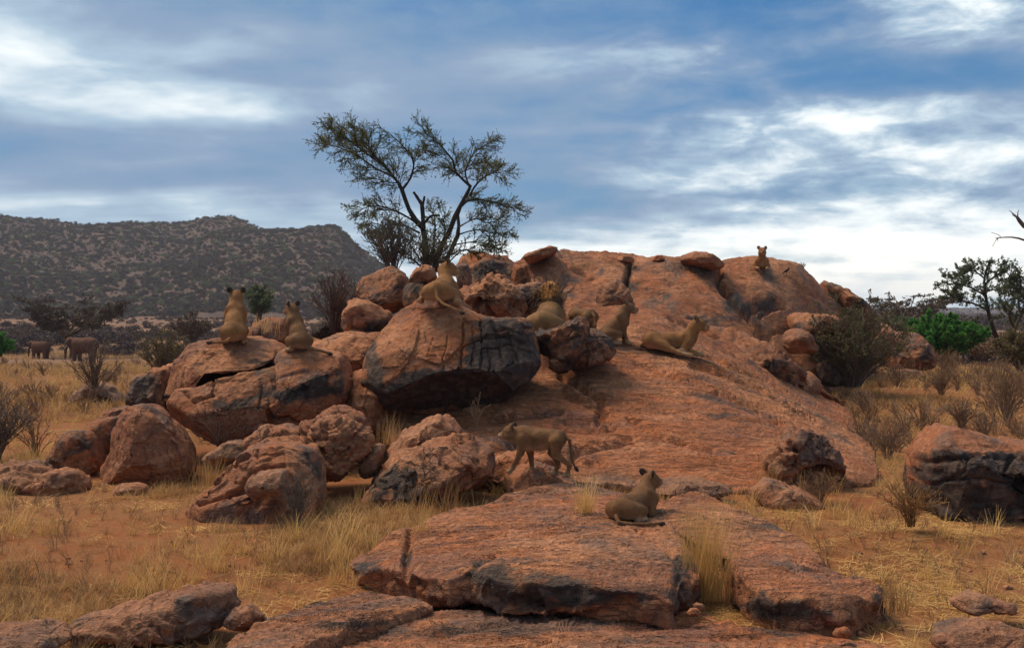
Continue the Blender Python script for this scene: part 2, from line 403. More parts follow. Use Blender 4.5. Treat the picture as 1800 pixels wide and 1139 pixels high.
def build_far_rise():
    """the low blue line of country along the horizon on the right"""
    px = np.linspace(700, 3200, 200); ys = np.linspace(1500, 3600, 24)
    Y, PX = np.meshgrid(ys, px, indexing='ij'); X = (PX - CX) / F * Y
    t = (Y - 1500) / 2100
    z = -3 + (8 + 7 * np.interp(PX, [700, 1500, 1620, 1800, 3200], [0, .6, .8, 1.0, .8])) * np.sin(np.clip(t * 1.3, 0, 1) * math.pi / 2)
    z = z.ravel() + 2.0 * fbm2(X.ravel() * .004, Y.ravel() * .004, 4, 5) * t.ravel()
    tag(mk('distant_plain', np.stack([X.ravel(), Y.ravel(), z], 1), grid_faces(len(ys), len(px), False), M_HILL), kind='structure')
build_far_rise()

# ------------------------------------------------------------------ rocks
FOOT = []                       # footprints (world x,y) that grass keeps off
STUFF_ROCK = 'rocks of the outcrop'
def seg_dist(x, y, P):
    d = np.full(len(x), 1e9)
    for (x0, y0), (x1, y1) in zip(P[:-1], P[1:]):
        dx, dy = x1 - x0, y1 - y0; t = np.clip(((x - x0) * dx + (y - y0) * dy) / (dx * dx + dy * dy + 1e-9), 0, 1)
        d = np.minimum(d, np.hypot(x - x0 - t * dx, y - y0 - t * dy))
    return d
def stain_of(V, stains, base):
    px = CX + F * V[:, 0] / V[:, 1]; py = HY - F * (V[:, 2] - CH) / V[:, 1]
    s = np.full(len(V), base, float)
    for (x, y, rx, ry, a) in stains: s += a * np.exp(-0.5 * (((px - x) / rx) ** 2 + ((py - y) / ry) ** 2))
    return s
def boulder(label, outline, Y, T, Tb=None, p=0.75, lean=0.0, cuts=(), na=0.05, chip=0.05, csize=0.45, fine=1.3, strata=0.0, seed=1, stain=0.0, stains=(), tint=0.0,
            cracks=(), nu=0, jmul=.8, facets=7, fdepth=.13, name='boulder', cat='rock', keep=True, group=STUFF_ROCK):
    """a closed rock whose outline (photo pixels) stands at distance Y; T, Tb half depth to front and back (m); lean tips it back"""
    O = np.asarray(outline, float)
    P = catmull(O, 720); m = Y / F
    c = np.array([(O[:, 0].min() + O[:, 0].max()) / 2, (O[:, 1].min() + O[:, 1].max()) / 2]); c = 0.5 * c + 0.5 * P.mean(0)
    u, v = (P[:, 0] - c[0]) * m, -(P[:, 1] - c[1]) * m
    ang = np.arctan2(v, u); rad = np.hypot(u, v); o = np.argsort(ang); ang, rad = ang[o], rad[o]
    wpx = O[:, 0].max() - O[:, 0].min(); hpx = O[:, 1].max() - O[:, 1].min(); size = math.sqrt(wpx * hpx) * m
    nu = int(nu * .52) if nu else int(np.clip((wpx + hpx) * 0.60, 52, 260)); nf = max(20, int(nu * 0.30)); nb = max(8, int(nu * .09)); nv = nf + nb
    ph = np.linspace(-math.pi, math.pi, nu, endpoint=False)
    R = np.interp(ph, np.concatenate([ang - 2 * math.pi, ang, ang + 2 * math.pi]), np.tile(rad, 3))
    psi = np.concatenate([np.linspace(-math.pi / 2 * .99, -.15, nb, endpoint=False), np.linspace(-.15, math.pi / 2 * .996, nf)])
    PS, PH = np.meshgrid(psi, ph, indexing='ij'); RR = np.broadcast_to(R, PS.shape)
    cr = np.cos(PS) ** p; Tb = Tb or T
    w = np.where(PS > 0, T, Tb) * np.sign(PS) * np.abs(np.sin(PS)) ** p
    U = (RR * cr * np.cos(PH)).ravel(); Vv = (RR * cr * np.sin(PH)).ravel(); Wd = w.ravel()
    vlo = v.min()
    for (qx, qy, qw, n, soft) in cuts:
        n = np.array(n, float); n /= np.linalg.norm(n)
        s = (U - (qx - c[0]) * m) * n[0] + (Vv + (qy - c[1]) * m) * n[1] + (Wd - qw) * n[2]
        s = np.maximum(s, 0) * (1 - soft)
        U, Vv, Wd = U - n[0] * s, Vv - n[1] * s, Wd - n[2] * s
    fr_ = random.Random(seed * 7 + 1)
    for k in range(facets):
        a_ = fr_.uniform(0, 2 * math.pi); nw = fr_.uniform(.5, .97); h_ = math.sqrt(1 - nw * nw)
        n = np.array([h_ * math.cos(a_), h_ * math.sin(a_), nw])
        s = U * n[0] + Vv * n[1] + Wd * n[2]; s0 = s.max() * (1 - fr_.uniform(.5, 1.3) * fdepth)
        s = np.maximum(s - s0, 0) * .92; U, Vv, Wd = U - n[0] * s, Vv - n[1] * s, Wd - n[2] * s
    Wd = Wd - lean * (Vv - vlo)
    C = W(c[0], c[1], Y)
    V = np.stack([C[0] + U, Y - Wd, C[2] + Vv], 1)
    Q = grid_faces(nv, nu, True)
    nrm = vnormals(V, Q)
    if (nrm * (V - V.mean(0))).sum() < 0: Q = Q[:, ::-1]; nrm = -nrm
    q = (V / size).astype(np.float32)
    warp = np.stack([fbm(q * 2.2, 2, seed + 5), fbm(q * 2.2, 2, seed + 6), fbm(q * 2.2, 2, seed + 7)], 1) * 0.16
    ck, e = chips(q + warp, csize, seed)
    ck2, e2 = chips(q + warp * .6, csize * 0.36, seed + 3)
    d = na * size * fbm(q * 1.6, 3, seed) + chip * size * 0.85 * ck + chip * size * 0.42 * ck2 - chip * size * 0.22 * np.exp(-(e / .03) ** 2) * (fbm(q * 1.3, 2, seed + 9) > 0.1)
    pw = V
    d += fine * (0.013 * fbm(pw * 5, 3, seed + 2) + 0.008 * np.abs(fbm(pw * 10, 2, seed + 4)))
    if strata:
        ss_ = (pw[:, 2] + 0.35 * pw[:, 0]) * 6.0 + 1.6 * fbm(pw * 1.1, 3, seed + 12)
        fr = ss_ - np.floor(ss_); d += strata * (sst(0, .75, fr) - sst(.82, 1, fr))
    V2 = V + nrm * d[:, None]
    if cracks:
        px = CX + F * V[:, 0] / V[:, 1]; py = HY - F * (V[:, 2] - CH) / V[:, 1]
        jx = px + 2.2 * fbm(pw * 5, 3, 3); jy = py + 2.2 * fbm(pw * 5, 3, 4); front = Wd > -0.2 * T
        for (pl, wd, dp) in cracks:
            dist = seg_dist(jx, jy, pl) * m
            V2 -= nrm * (dp * np.exp(-(dist / wd) ** 2) * front)[:, None]
    st = stain_of(V, stains, stain); ti = np.full(len(V), tint) + 0.15 * fbm(q * 2, 2, seed + 15)
    org = np.array([C[0], Y, V2[:, 2].min()])
    k_ = np.arange(1, nu - 1); z_ = np.zeros(nu - 2, int); e_ = (nv - 1) * nu
    caps = np.concatenate([np.stack([z_, k_, k_ + 1], 1), np.stack([z_ + e_, k_ + 1 + e_, k_ + e_], 1)])
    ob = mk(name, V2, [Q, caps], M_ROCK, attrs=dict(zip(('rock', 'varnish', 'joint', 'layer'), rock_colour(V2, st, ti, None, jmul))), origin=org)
    tag(ob, label, cat, group, 'thing')
    if keep:
        lowm = V2[:, 2] < V2[:, 2].min() + 0.45 * (V2[:, 2].max() - V2[:, 2].min())
        q2 = V2[lowm][:, :2]; a = np.arctan2(q2[:, 1] - Y, q2[:, 0] - C[0]); k = ((a + math.pi) / (2 * math.pi) * 20).astype(int) % 20
        FOOT.append([q2[k == i][np.argmax(np.hypot(q2[k == i][:, 0] - C[0], q2[k == i][:, 1] - Y))] for i in range(20) if (k == i).any()])
    return ob

def tps(P, Z, x, y, smooth=1e-3):
    P = np.asarray(P); n = len(P)
    def U(r2): return np.where(r2 > 0, r2 * np.log(r2 + 1e-12), 0)
    D = ((P[:, None] - P[None]) ** 2).sum(-1)
    A = np.zeros((n + 3, n + 3)); A[:n, :n] = U(D) + smooth * np.eye(n) * n; A[:n, n] = 1; A[:n, n + 1:] = P; A[n, :n] = 1; A[n + 1:, :n] = P.T
    s = np.linalg.solve(A, np.concatenate([Z, [0, 0, 0]]))
    out = s[n] + s[n + 1] * x + s[n + 2] * y
    for i in range(n): out = out + s[i] * U((x - P[i, 0]) ** 2 + (y - P[i, 1]) ** 2)
    return out
def sheet(label, edge, inner, drop, under=0.1, nu=500, nt=160, na=0.03, ter=0.03, tscale=(0.5, 1.4), trot=0.4, seed=1, stain=0.0, stains=(), tint=0.0, chip=0.05, side_chip=.10,
          cracks=(), flow=None, jmul=.35, center=None, name='rock_slab', cat='rock', smooth=1e-3, edge_noise=0.06, tlev=7.0, bulge=0.0, group=STUFF_ROCK):
    """a broad rock sheet: top edge and inner points as (px, py, distance); its sides fall by drop and run under by under"""
    E = np.array([W(*e) for e in edge]); I = np.array([W(*e) for e in inner]) if len(inner) else np.zeros((0, 3))
    A = np.concatenate([E, I]); P = catmull(E, 900); nu = int(nu * .64); nt = int(nt * .58)
    c = np.array(center) if center is not None else P[:, :2].mean(0)
    du = P[:, :2] - c; ang = np.arctan2(du[:, 1], du[:, 0]); rad = np.hypot(du[:, 0], du[:, 1]); o = np.argsort(ang)
    ph = np.linspace(-math.pi, math.pi, nu, endpoint=False)
    R = np.interp(ph, np.concatenate([ang[o] - 2 * math.pi, ang[o], ang[o] + 2 * math.pi]), np.tile(rad[o], 3))
    ex, ey = c[0] + R * np.cos(ph), c[1] + R * np.sin(ph)
    R = R * (1 + edge_noise * fbm2(ex * 1.3, ey * 1.3, 4, seed + 40) * .5)
    t = np.linspace(0.004, 1, nt) ** 0.85
    Tm, PHm = np.meshgrid(t, ph, indexing='ij'); RR = R[None] * Tm
    x = (c[0] + RR * np.cos(PHm)).ravel(); y = (c[1] + RR * np.sin(PHm)).ravel()
    z = tps(A[:, :2], A[:, 2], x, y, smooth)
    p3 = np.stack([x, y, np.zeros_like(x)], 1)
    cs, sn = math.cos(trot), math.sin(trot)
    a, b = (x * cs + y * sn) * tscale[0], (-x * sn + y * cs) * tscale[1]
    wq = 0.5 * fbm2(x * .8, y * .8, 3, seed + 8)
    n = fbm2(a + wq, b + wq, 4, seed + 20, .55) + 0.18 * fbm2(x * 3, y * 3, 3, seed + 22)
    lv = n * tlev; fl = np.floor(lv); fr = lv - fl
    z = z + ter * (1.5 * (fl + sst(0.44, 0.56, fr)) - lv * 1.1)
    z = z + na * fbm2(x * .9, y * .9, 4, seed) + 0.007 * fbm2(x * 5, y * 5, 3, seed + 2) + 0.005 * np.abs(fbm2(x * 13, y * 13, 2, seed + 6))
    ck, e = chips(p3 + 0.2 * np.stack([fbm2(x, y, 2, 3), fbm2(x, y, 2, 4), 0 * x], 1), 0.9, seed)
    z = z + chip * 0.5 * ck
    if cracks:
        px = CX + F * x / y; py = HY - F * (z - CH) / y
        jx = px + 3 * fbm(p3 * 4, 3, 3); jy = py + 3 * fbm(p3 * 4, 3, 4)
        for (pl, wd, dp) in cracks: z = z - dp * np.exp(-(seg_dist(jx, jy, pl) / wd) ** 2)
    rim = Tm.ravel(); z = z - 0.045 * sst(.93, 1, rim) ** 2 * (drop > .05)
    V = np.stack([x, y, z], 1)
    # sides
    last = V[-nu:]; rings = []
    zs = np.linspace(0, 1, 18)[1:]
    for s in zs:
        k = 1 + (bulge * math.sin(s * math.pi * .8) - under * max(0, (s - .55) / .45) - .04 * s) / np.maximum(R, .1); zf = min(1.0, s / .62) * .93 + .07 * s if under else s
        r = np.stack([c[0] + R * k * np.cos(ph), c[1] + R * k * np.sin(ph), last[:, 2] - drop * zf], 1); rings.append(r)
    Sd = np.concatenate(rings)
    ck, e = chips(Sd * np.array([1, 1, 1.3]), 0.42, seed + 50); ck2, _ = chips(Sd, 0.16, seed + 51)
    dd = side_chip * (0.55 * ck + 0.25 * ck2 + 0.25 * fbm(Sd * 3, 3, seed + 52)) * np.repeat(sst(0, .18, zs), nu)
    out = np.tile(np.stack([np.cos(ph), np.sin(ph), 0 * ph], 1), (len(zs), 1))
    Sd = Sd + out * dd[:, None]
    V = np.concatenate([V, Sd])
    Q = grid_faces(nt + len(zs), nu, True)
    V[:nu, 2] = V[:nu, 2].mean()
    tri = np.stack([np.zeros(nu - 2, int), np.arange(1, nu - 1), np.arange(2, nu)], 1)
    st = stain_of(V, stains, stain); ti = np.full(len(V), tint) + .15 * fbm(V * .8, 2, seed + 15)
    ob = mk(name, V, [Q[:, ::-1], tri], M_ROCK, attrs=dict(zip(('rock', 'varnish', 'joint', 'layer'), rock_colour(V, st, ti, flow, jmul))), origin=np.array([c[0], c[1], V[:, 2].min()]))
    tag(ob, label, cat, group, 'thing')
    FOOT.append(list(zip(c[0] + R[::10] * .985 * np.cos(ph[::10]), c[1] + R[::10] * .985 * np.sin(ph[::10]))))
    return ob
# --- the great dome in the middle and the ridge behind
sheet('broad sloping dome of orange granite that a lioness and walking cub are on', 
      [(690, 800, 20.6), (780, 826, 19.6), (860, 846, 18.9), (930, 846, 18.7), (1010, 838, 19.0), (1120, 846, 18.8), (1250, 848, 18.8), (1370, 858, 18.6), (1480, 848, 19.0), (1545, 835, 19.9),
       (1535, 800, 22.6), (1515, 765, 26.0), (1500, 735, 29.5), (1482, 712, 33.0), (1410, 690, 36.5), (1300, 640, 38.0), (1150, 590, 38.5), (1010, 570, 37.0), (930, 570, 33.0), (880, 590, 29.5), (780, 640, 26.5), (690, 700, 23.5)],
      [(900, 760, 20.9), (1000, 770, 20.6), (1130, 800, 19.9), (1260, 800, 20.0), (1400, 800, 20.4),
       (860, 705, 22.4), (950, 700, 22.6), (1060, 690, 22.9), (1170, 710, 22.5), (1290, 740, 21.8), (1400, 760, 22.0),
       (1100, 652, 24.2), (1210, 655, 24.3), (1320, 695, 23.9), (1420, 730, 24.2), (1000, 650, 24.0),
       (1080, 606, 25.7), (1185, 620, 25.9), (1260, 640, 26.0), (1350, 680, 27.0), (1040, 600, 25.6),
       (1090, 570, 28.0), (1170, 575, 28.4), (1230, 600, 28.7), (1300, 635, 29.2), (1390, 680, 30.0),
       (1110, 541, 31.0), (1170, 555, 31.2), (1240, 578, 31.4), (1310, 617, 31.8), (1390, 668, 32.2), (1050, 548, 30.6),
       (1080, 562, 34.5), (1200, 580, 35.0), (1320, 645, 35.2)],
      1.2, 0.0, nu=960, nt=400, na=0.05, ter=0.028, tscale=(0.13, 1.15), trot=-0.36, tlev=6.5, seed=4, tint=0.05, chip=0.02, flow=(-.36, .30, 1.5), jmul=.12, smooth=2e-3, edge_noise=.03,
      stains=[(1240, 720, 60, 14, .12), (960, 740, 70, 30, .12), (1320, 740, 50, 60, .16), (1200, 680, 120, 12, .10)],
      cracks=[([(995, 735), (1050, 745), (1056, 700), (1010, 672), (985, 660)], 6.0, 0.19), ([(1000, 795), (1060, 780), (1110, 772)], 6.0, 0.22), ([(1105, 735), (1180, 772), (1250, 792)], 4.5, 0.11),
              ([(860, 740), (920, 728), (985, 722)], 5.2, 0.19), ([(850, 790), (930, 772), (985, 768)], 6.0, 0.19), ([(1180, 560), (1215, 573), (1262, 590)], 4.5, 0.19), ([(1150, 596), (1250, 628), (1345, 668)], 4.5, 0.11), ([(990, 690), (1020, 702), (1050, 716), (1075, 742)], 6, .14), ([(980, 748), (1030, 756), (1075, 750)], 6, .16), ([(1215, 640), (1290, 664), (1370, 700), (1430, 740)], 5, .12), ([(1120, 640), (1200, 668), (1290, 700), (1380, 750)], 5, .10), ([(900, 795), (980, 800), (1060, 815)], 6, .16)],
      name='granite_dome')
sheet('long whale-backed ridge of orange-brown granite forming the skyline',
      [(905, 585, 34.6), (1000, 572, 35.2), (1100, 572, 35.4), (1200, 588, 35.6), (1300, 622, 36.0), (1390, 650, 37.0), (1470, 655, 40.0), (1520, 640, 43.0), (1540, 612, 45.5), (1536, 596, 47.5), (1520, 600, 50.0), (1400, 590, 52.0), (1200, 560, 52.0), (1000, 560, 50.0), (890, 560, 46.0), (868, 560, 40.0)],
      [(930, 458, 41.0), (955, 444, 41.3), (975, 438, 41.5), (1000, 445, 41.5), (1040, 449, 41.5), (1085, 453, 41.5), (1108, 461, 41.5), (1150, 455, 41.6), (1200, 456, 41.6), (1232, 450, 41.8), (1264, 465, 42.0), (1300, 463, 42.5), (1330, 465, 42.8), (1380, 461, 43.0), (1402, 469, 43.3), (1425, 488, 43.8), (1450, 511, 44.3), (1477, 537, 45.0), (1503, 563, 45.8),
       (900, 478, 40.5), (940, 500, 38.6), (1000, 490, 39.2), (1060, 500, 38.9), (1105, 500, 39.2), (1160, 495, 39.2), (1230, 500, 39.2), (1290, 510, 39.8), (1350, 505, 40.6), (1400, 520, 41.2), (1440, 545, 42.0), (1480, 580, 43.0),
       (940, 545, 36.6), (1020, 535, 36.8), (1110, 535, 36.9), (1200, 545, 37.0), (1280, 575, 37.2), (1345, 570, 38.6), (1390, 590, 39.4), (1450, 610, 41.0),
       (1000, 480, 45.0), (1200, 485, 45.5), (1380, 500, 46.5)],
      1.0, 0, nu=640, nt=240, na=.16, ter=.022, tscale=(.14, .6), trot=-.25, tlev=5, seed=21, tint=.08, chip=.05, flow=(1.4, .5, 1.3), jmul=.15, smooth=4e-4, edge_noise=.02, center=(5.6, 41.0),
      stains=[(1104, 510, 7, 45, .5), (1000, 520, 25, 30, .12), (1160, 512, 40, 8, .25), (1230, 560, 40, 10, .14), (1345, 537, 26, 10, .45), (1295, 525, 16, 20, .3), (1330, 565, 40, 12, .25), (1400, 515, 40, 14, .12), (1060, 480, 14, 20, .12), (1380, 490, 60, 6, .12)],
      cracks=[([(1110, 455), (1102, 490), (1098, 530), (1108, 580)], 5, .55), ([(1264, 460), (1262, 495), (1280, 522), (1318, 560), (1348, 596)], 5, .55), ([(1305, 548), (1338, 530), (1374, 534)], 7, .55), ([(1335, 552), (1356, 540), (1374, 534)], 5, .4), ([(985, 440), (1000, 470), (1040, 490)], 4, .15),
              ([(1395, 500), (1440, 522), (1474, 548)], 3, .15), ([(1160, 560), (1230, 565), (1300, 590)], 3, .15), ([(1200, 470), (1235, 480), (1262, 492)], 3, .12), ([(1330, 590), (1400, 575), (1450, 590)], 4, .2)], name='granite_ridge')
D2 = dict(na=.04, chip=.04, fine=1.2, name='rock_slab', group='slabs lying on the ridge')
boulder('thin slab lying tilted on the left end of the ridge skyline', [(916, 456), (930, 447), (962, 434), (979, 436), (974, 447), (952, 456), (930, 464)], 39.6, 1.0, seed=24, tint=.2, **D2)
boulder('low rounded cap on the middle of the ridge skyline', [(1196, 457), (1214, 446), (1236, 444), (1256, 453), (1270, 468), (1250, 474), (1222, 470)], 40.8, 1.4, seed=25, tint=.1, **D2)
boulder('brown slab leaning on the far right shoulder of the ridge', [(1446, 503), (1453, 495), (1482, 508), (1510, 525), (1530, 547), (1540, 585), (1510, 590), (1472, 545)], 45.6, 1.6, seed=26, tint=.35, stain=.12, **D2)
boulder('small knob on the skyline between two ridge domes', [(1083, 458), (1092, 450), (1108, 451), (1114, 460), (1098, 464)], 41.3, .6, seed=27, **D2)
boulder('pebble-like knob on the skyline of the middle ridge dome', [(1147, 458), (1152, 450), (1162, 449), (1168, 457), (1158, 461)], 41.4, .4, seed=28, **D2)
boulder('dark overhanging ledge between the sloping dome and the ridge', [(1244, 576), (1269, 576), (1301, 586), (1338, 604), (1362, 620), (1384, 642), (1420, 668), (1408, 700), (1330, 670), (1268, 615)], 31.8, 1.5, p=.6, lean=-.2,
        cuts=[(1330, 612, .9, (-.3, .8, .5), .1)], seed=29, stain=.12, stains=[(1350, 640, 40, 12, .35)], tint=.35, name='rock_ledge', chip=.08, group='ledges of the ridge')
boulder('lower end of the ledge running down to the grass', [(1376, 640), (1410, 660), (1440, 686), (1484, 712), (1440, 728), (1390, 704)], 33.5, 1.0, p=.7, seed=30, tint=.3, name='rock_ledge', chip=.06, group='ledges of the ridge')
boulder('square-edged ledge above the olive shrub', [(1386, 566), (1389, 556), (1402, 551), (1440, 553), (1470, 562), (1476, 584), (1400, 586), (1389, 578)], 39.4, 1.4, p=.4, facets=2, na=.02, seed=31, tint=.1, name='rock_ledge', group='ledges of the ridge', stain=.08)
K = dict(group='rocks at the foot of the ridge')
boulder('grey-topped boulder just left of the olive shrub', [(1376, 600), (1382, 588), (1392, 580), (1408, 579), (1424, 592), (1434, 615), (1392, 622)], 37.0, .7, seed=32, tint=.45, **K)
boulder('dark stump-shaped rock under the olive shrub', [(1438, 672), (1436, 642), (1449, 631), (1467, 646), (1490, 672), (1465, 680)], 38.5, .6, seed=34, stain=.35, tint=.3, **K)
boulder('squat boulder with flat orange top right of the olive shrub', [(1553, 600), (1560, 587), (1578, 582), (1598, 582), (1615, 590), (1629, 607), (1632, 622), (1642, 638), (1635, 650), (1600, 652), (1565, 645)], 52, 1.6, p=.65,
        cuts=[(1590, 600, .9, (-.1, .85, .5), .1)], seed=35, tint=.1, stains=[(1590, 622, 25, 12, .4), (1625, 620, 8, 18, .4)], **K)
boulder('small boulder tucked behind the olive shrub', [(1534, 598), (1540, 574), (1550, 570), (1566, 580), (1568, 610), (1545, 620)], 50, .9, seed=36, tint=.2, **K)
boulder('low pale stone in the grass right of the olive shrub', [(1560, 668), (1570, 655), (1600, 650), (1622, 660), (1625, 672), (1590, 676)], 46, .8, seed=37, tint=.2, **K)

# --- the great cracked boulder and the blocks beside it
boulder('huge cracked boulder with blue-black varnish, a lioness lying on top',
        [(740, 528), (777, 524), (803, 528), (820, 542), (842, 556), (874, 562), (917, 562), (932, 572), (941, 599), (951, 625), (953, 643), (941, 662), (919, 677), (879, 709), (840, 722), (787, 727), (734, 727), (698, 721), (663, 711), (645, 694), (636, 651), (641, 622), (663, 593), (682, 567), (706, 546)],
        22.4, 1.75, 1.5, p=.72, lean=.12, cuts=[(770, 600, .95, (-.08, .62, .78), .12), (900, 610, .75, (.55, .45, .7), .15), (670, 650, .8, (-.75, .1, .66), .2), (790, 690, 1.2, (0, -.62, .78), .15)],
        na=.02, chip=.022, csize=.5, fine=1.0, seed=41, nu=760, stain=-.05, tint=-.05,
        stains=[(895, 612, 50, 42, .62), (925, 640, 30, 30, .5), (800, 688, 110, 26, 1.0), (880, 660, 50, 30, .5), (650, 620, 12, 40, .55), (700, 620, 10, 12, .5), (672, 665, 24, 20, .15), (720, 700, 60, 14, .5),
                (880, 568, 40, 7, .5), (850, 620, 30, 30, .22), (750, 590, 45, 35, -.35), (660, 685, 20, 20, .35)],
        cracks=[([(815, 560), (813, 590), (808, 640), (800, 668)], .022, .085), ([(845, 560), (846, 590), (852, 625), (846, 650)], .018, .065), ([(868, 575), (880, 600), (884, 625)], .018, .06),
                ([(893, 585), (905, 610), (915, 632)], .02, .07), ([(813, 600), (850, 590), (880, 588), (905, 590)], .016, .05), ([(845, 612), (880, 606), (905, 604), (935, 618)], .018, .06),
                ([(786, 590), (780, 620), (775, 650)], .014, .04), ([(760, 590), (752, 625)], .012, .03), ([(830, 575), (832, 605), (828, 640)], .014, .05), ([(862, 610), (868, 640), (860, 660)], .016, .05),
                ([(905, 632), (885, 650), (862, 660)], .018, .05), ([(740, 552), (765, 545), (785, 535)], .014, .04), ([(868, 580), (890, 578), (915, 588)], .016, .05), ([(750, 628), (790, 622), (812, 628)], .012, .03)],
        name='cracked_boulder')
boulder('dark jagged block with a ridged top in front of the male lion', [(938, 590), (979, 575), (1016, 561), (1029, 574), (1035, 589), (1033, 612), (1013, 630), (992, 650), (974, 642), (959, 620), (946, 602)], 23.2, .75, p=.6,
        cuts=[(985, 600, .5, (-.5, -.1, .85), .1), (1020, 600, .5, (.6, 0, .8), .1)], chip=.13, csize=.5, seed=42, stain=.32, tint=.35, group='blocks beside the cracked boulder', name='rock_block')
boulder('brown block right of the jagged dark one, its face turned to the grass', [(1008, 612), (1026, 584), (1042, 581), (1063, 588), (1075, 600), (1084, 620), (1058, 631), (1030, 642), (1006, 646)], 23.7, .7, p=.6,
        cuts=[(1050, 610, .45, (.2, .1, .95), .1)], chip=.09, seed=43, stain=.2, tint=.45, group='blocks beside the cracked boulder', name='rock_block')
# --- the jumble behind
J = dict(group='boulders heaped under the acacia')
boulder('dark rounded boulder under the left side of the acacia', [(631, 500), (640, 489), (657, 480), (685, 470), (703, 476), (717, 491), (723, 507), (724, 532), (689, 550), (657, 548), (634, 538), (627, 515)], 29.5, 1.3, p=.75, cuts=[(670, 500, .6, (-.3, .5, .8), .1)], seed=51, stain=.12, tint=.35, stains=[(680, 520, 40, 20, .2)], **J)
boulder('pale pink boulder balanced behind the lioness on top', [(720, 492), (730, 477), (748, 468), (762, 472), (768, 488), (745, 499), (727, 505)], 28.4, .6, p=.65, seed=52, chip=.08, tint=.25, **J)
boulder('dark stone wedged below the pale pink boulder', [(712, 512), (722, 500), (745, 498), (764, 506), (766, 535), (735, 548), (714, 538)], 28.2, .6, seed=53, stain=.35, tint=.3, **J)
boulder('reddish lumpy boulder beside the dry red-brown bush', [(603, 570), (609, 545), (617, 533), (640, 530), (664, 539), (687, 554), (684, 574), (657, 585), (615, 585)], 26.4, .8, p=.65, cuts=[(660, 568, .6, (.3, -.55, .78), .1)], seed=54, chip=.07, stains=[(660, 570, 20, 8, .35)], **J)
boulder('narrow grey upright block behind the head of the topmost lioness', [(804, 490), (806, 468), (820, 467), (826, 477), (826, 505), (808, 512)], 28.2, .4, p=.5, seed=55, tint=1.0, stain=.1, **J)
boulder('jagged pink boulder between the cracked boulder and the male lion', [(802, 520), (820, 505), (843, 498), (860, 486), (878, 491), (897, 502), (914, 528), (920, 556), (890, 570), (862, 566), (832, 556), (806, 540)], 26.6, 1.0, p=.65, chip=.14, csize=.42, seed=56, tint=.12,
        stains=[(850, 545, 14, 10, .4), (900, 545, 8, 20, .4)], cracks=[([(868, 560), (850, 530), (835, 545)], .06, .2)], **J)
boulder('upright rounded stone with a dark foot under the ridge', [(902, 490), (904, 464), (916, 457), (927, 463), (932, 486), (928, 512), (910, 512)], 29.5, .5, p=.7, seed=57, stains=[(916, 495, 12, 14, .4)], chip=.07, **J)
boulder('grey-brown rubble block right of the jagged pink boulder', [(900, 520), (915, 505), (935, 499), (957, 500), (964, 515), (950, 545), (944, 575), (915, 578), (902, 550)], 27.8, .8, p=.6, seed=58, stain=.2, tint=.5, chip=.10, **J)
boulder('dark flat-topped rocks against the left foot of the ridge', [(820, 488), (840, 463), (870, 459), (900, 466), (914, 490), (905, 520), (850, 520), (824, 512)], 31.5, 1.2, p=.6, seed=59, stain=.18, tint=.4, chip=.1, strata=.03, **J)
boulder('orange boulder on the skyline under the right side of the acacia', [(800, 478), (812, 456), (827, 449), (852, 446), (867, 451), (890, 455), (908, 466), (890, 500), (815, 500)], 36, 1.8, p=.75, seed=60, chip=.06, **J)
boulder('wedge of dark rock with a blunt point right of the cub', [(1050, 545), (1055, 520), (1060, 502), (1082, 494), (1094, 503), (1108, 524), (1118, 545), (1085, 560)], 32.0, .9, p=.6, seed=61, stain=.25, tint=.35, chip=.1, **J)
boulder('flat dark stone lying on the earth left of the dry bush', [(548, 590), (556, 570), (575, 563), (600, 572), (606, 590), (580, 598)], 27.5, .6, seed=62, stain=.45, tint=.4, **J)
boulder('rounded orange rock behind the sitting cub', [(545, 606), (565, 597), (589, 589), (626, 583), (668, 585), (690, 620), (668, 690), (610, 690), (560, 650)], 24.6, 1.3, p=.7, lean=.5, seed=63, chip=.04, tint=.05, **J)
boulder('low rubble rock behind the tuft between the two sitting lions', [(425, 600), (440, 575), (470, 560), (500, 565), (510, 600), (470, 620)], 26.0, .8, seed=64, tint=.3, **J)

# --- left shoulder of the outcrop
G = dict(group='blocks of the left shoulder')
boulder('long orange top slab that the sitting lioness is on', [(294, 702), (303, 665), (317, 630), (333, 608), (372, 597), (431, 595), (466, 601), (490, 614), (493, 632), (446, 638), (395, 646), (360, 660), (338, 674), (320, 702)], 22.7, 1.15, p=.45, lean=.15,
        cuts=[(400, 618, .6, (0, .8, .6), .03), (312, 680, .5, (-.7, .1, .7), .05)], seed=71, na=.02, chip=.025, facets=2, stains=[(380, 612, 25, 6, .25), (440, 636, 50, 4, .3)], name='rock_slab', **G)
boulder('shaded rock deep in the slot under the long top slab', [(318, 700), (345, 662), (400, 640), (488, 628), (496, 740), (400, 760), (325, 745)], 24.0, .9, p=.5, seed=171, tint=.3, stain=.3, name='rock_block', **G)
boulder('big lower block with a cracked orange face below the top slab', [(309, 705), (318, 686), (352, 682), (377, 673), (397, 665), (441, 655), (484, 646), (492, 661), (491, 691), (483, 718), (480, 740), (454, 760), (436, 772), (392, 778), (358, 758), (311, 732)], 21.9, 1.2, p=.38, lean=.3, na=.02, facets=3,
        cuts=[(410, 690, .75, (-.05, .45, .9), .1), (440, 745, .7, (.1, -.5, .85), .1)], seed=72, chip=.026, csize=.6, nu=420, stains=[(400, 705, 45, 12, .30), (450, 690, 30, 25, .12), (440, 655, 30, 6, .2), (345, 680, 18, 6, .25)],
        cracks=[([(325, 690), (342, 708), (375, 695)], .025, .10), ([(375, 695), (378, 672), (366, 662)], .02, .06), ([(455, 650), (462, 690), (455, 720)], .02, .04), ([(400, 670), (440, 655), (470, 652)], .015, .03)], name='rock_block', **G)
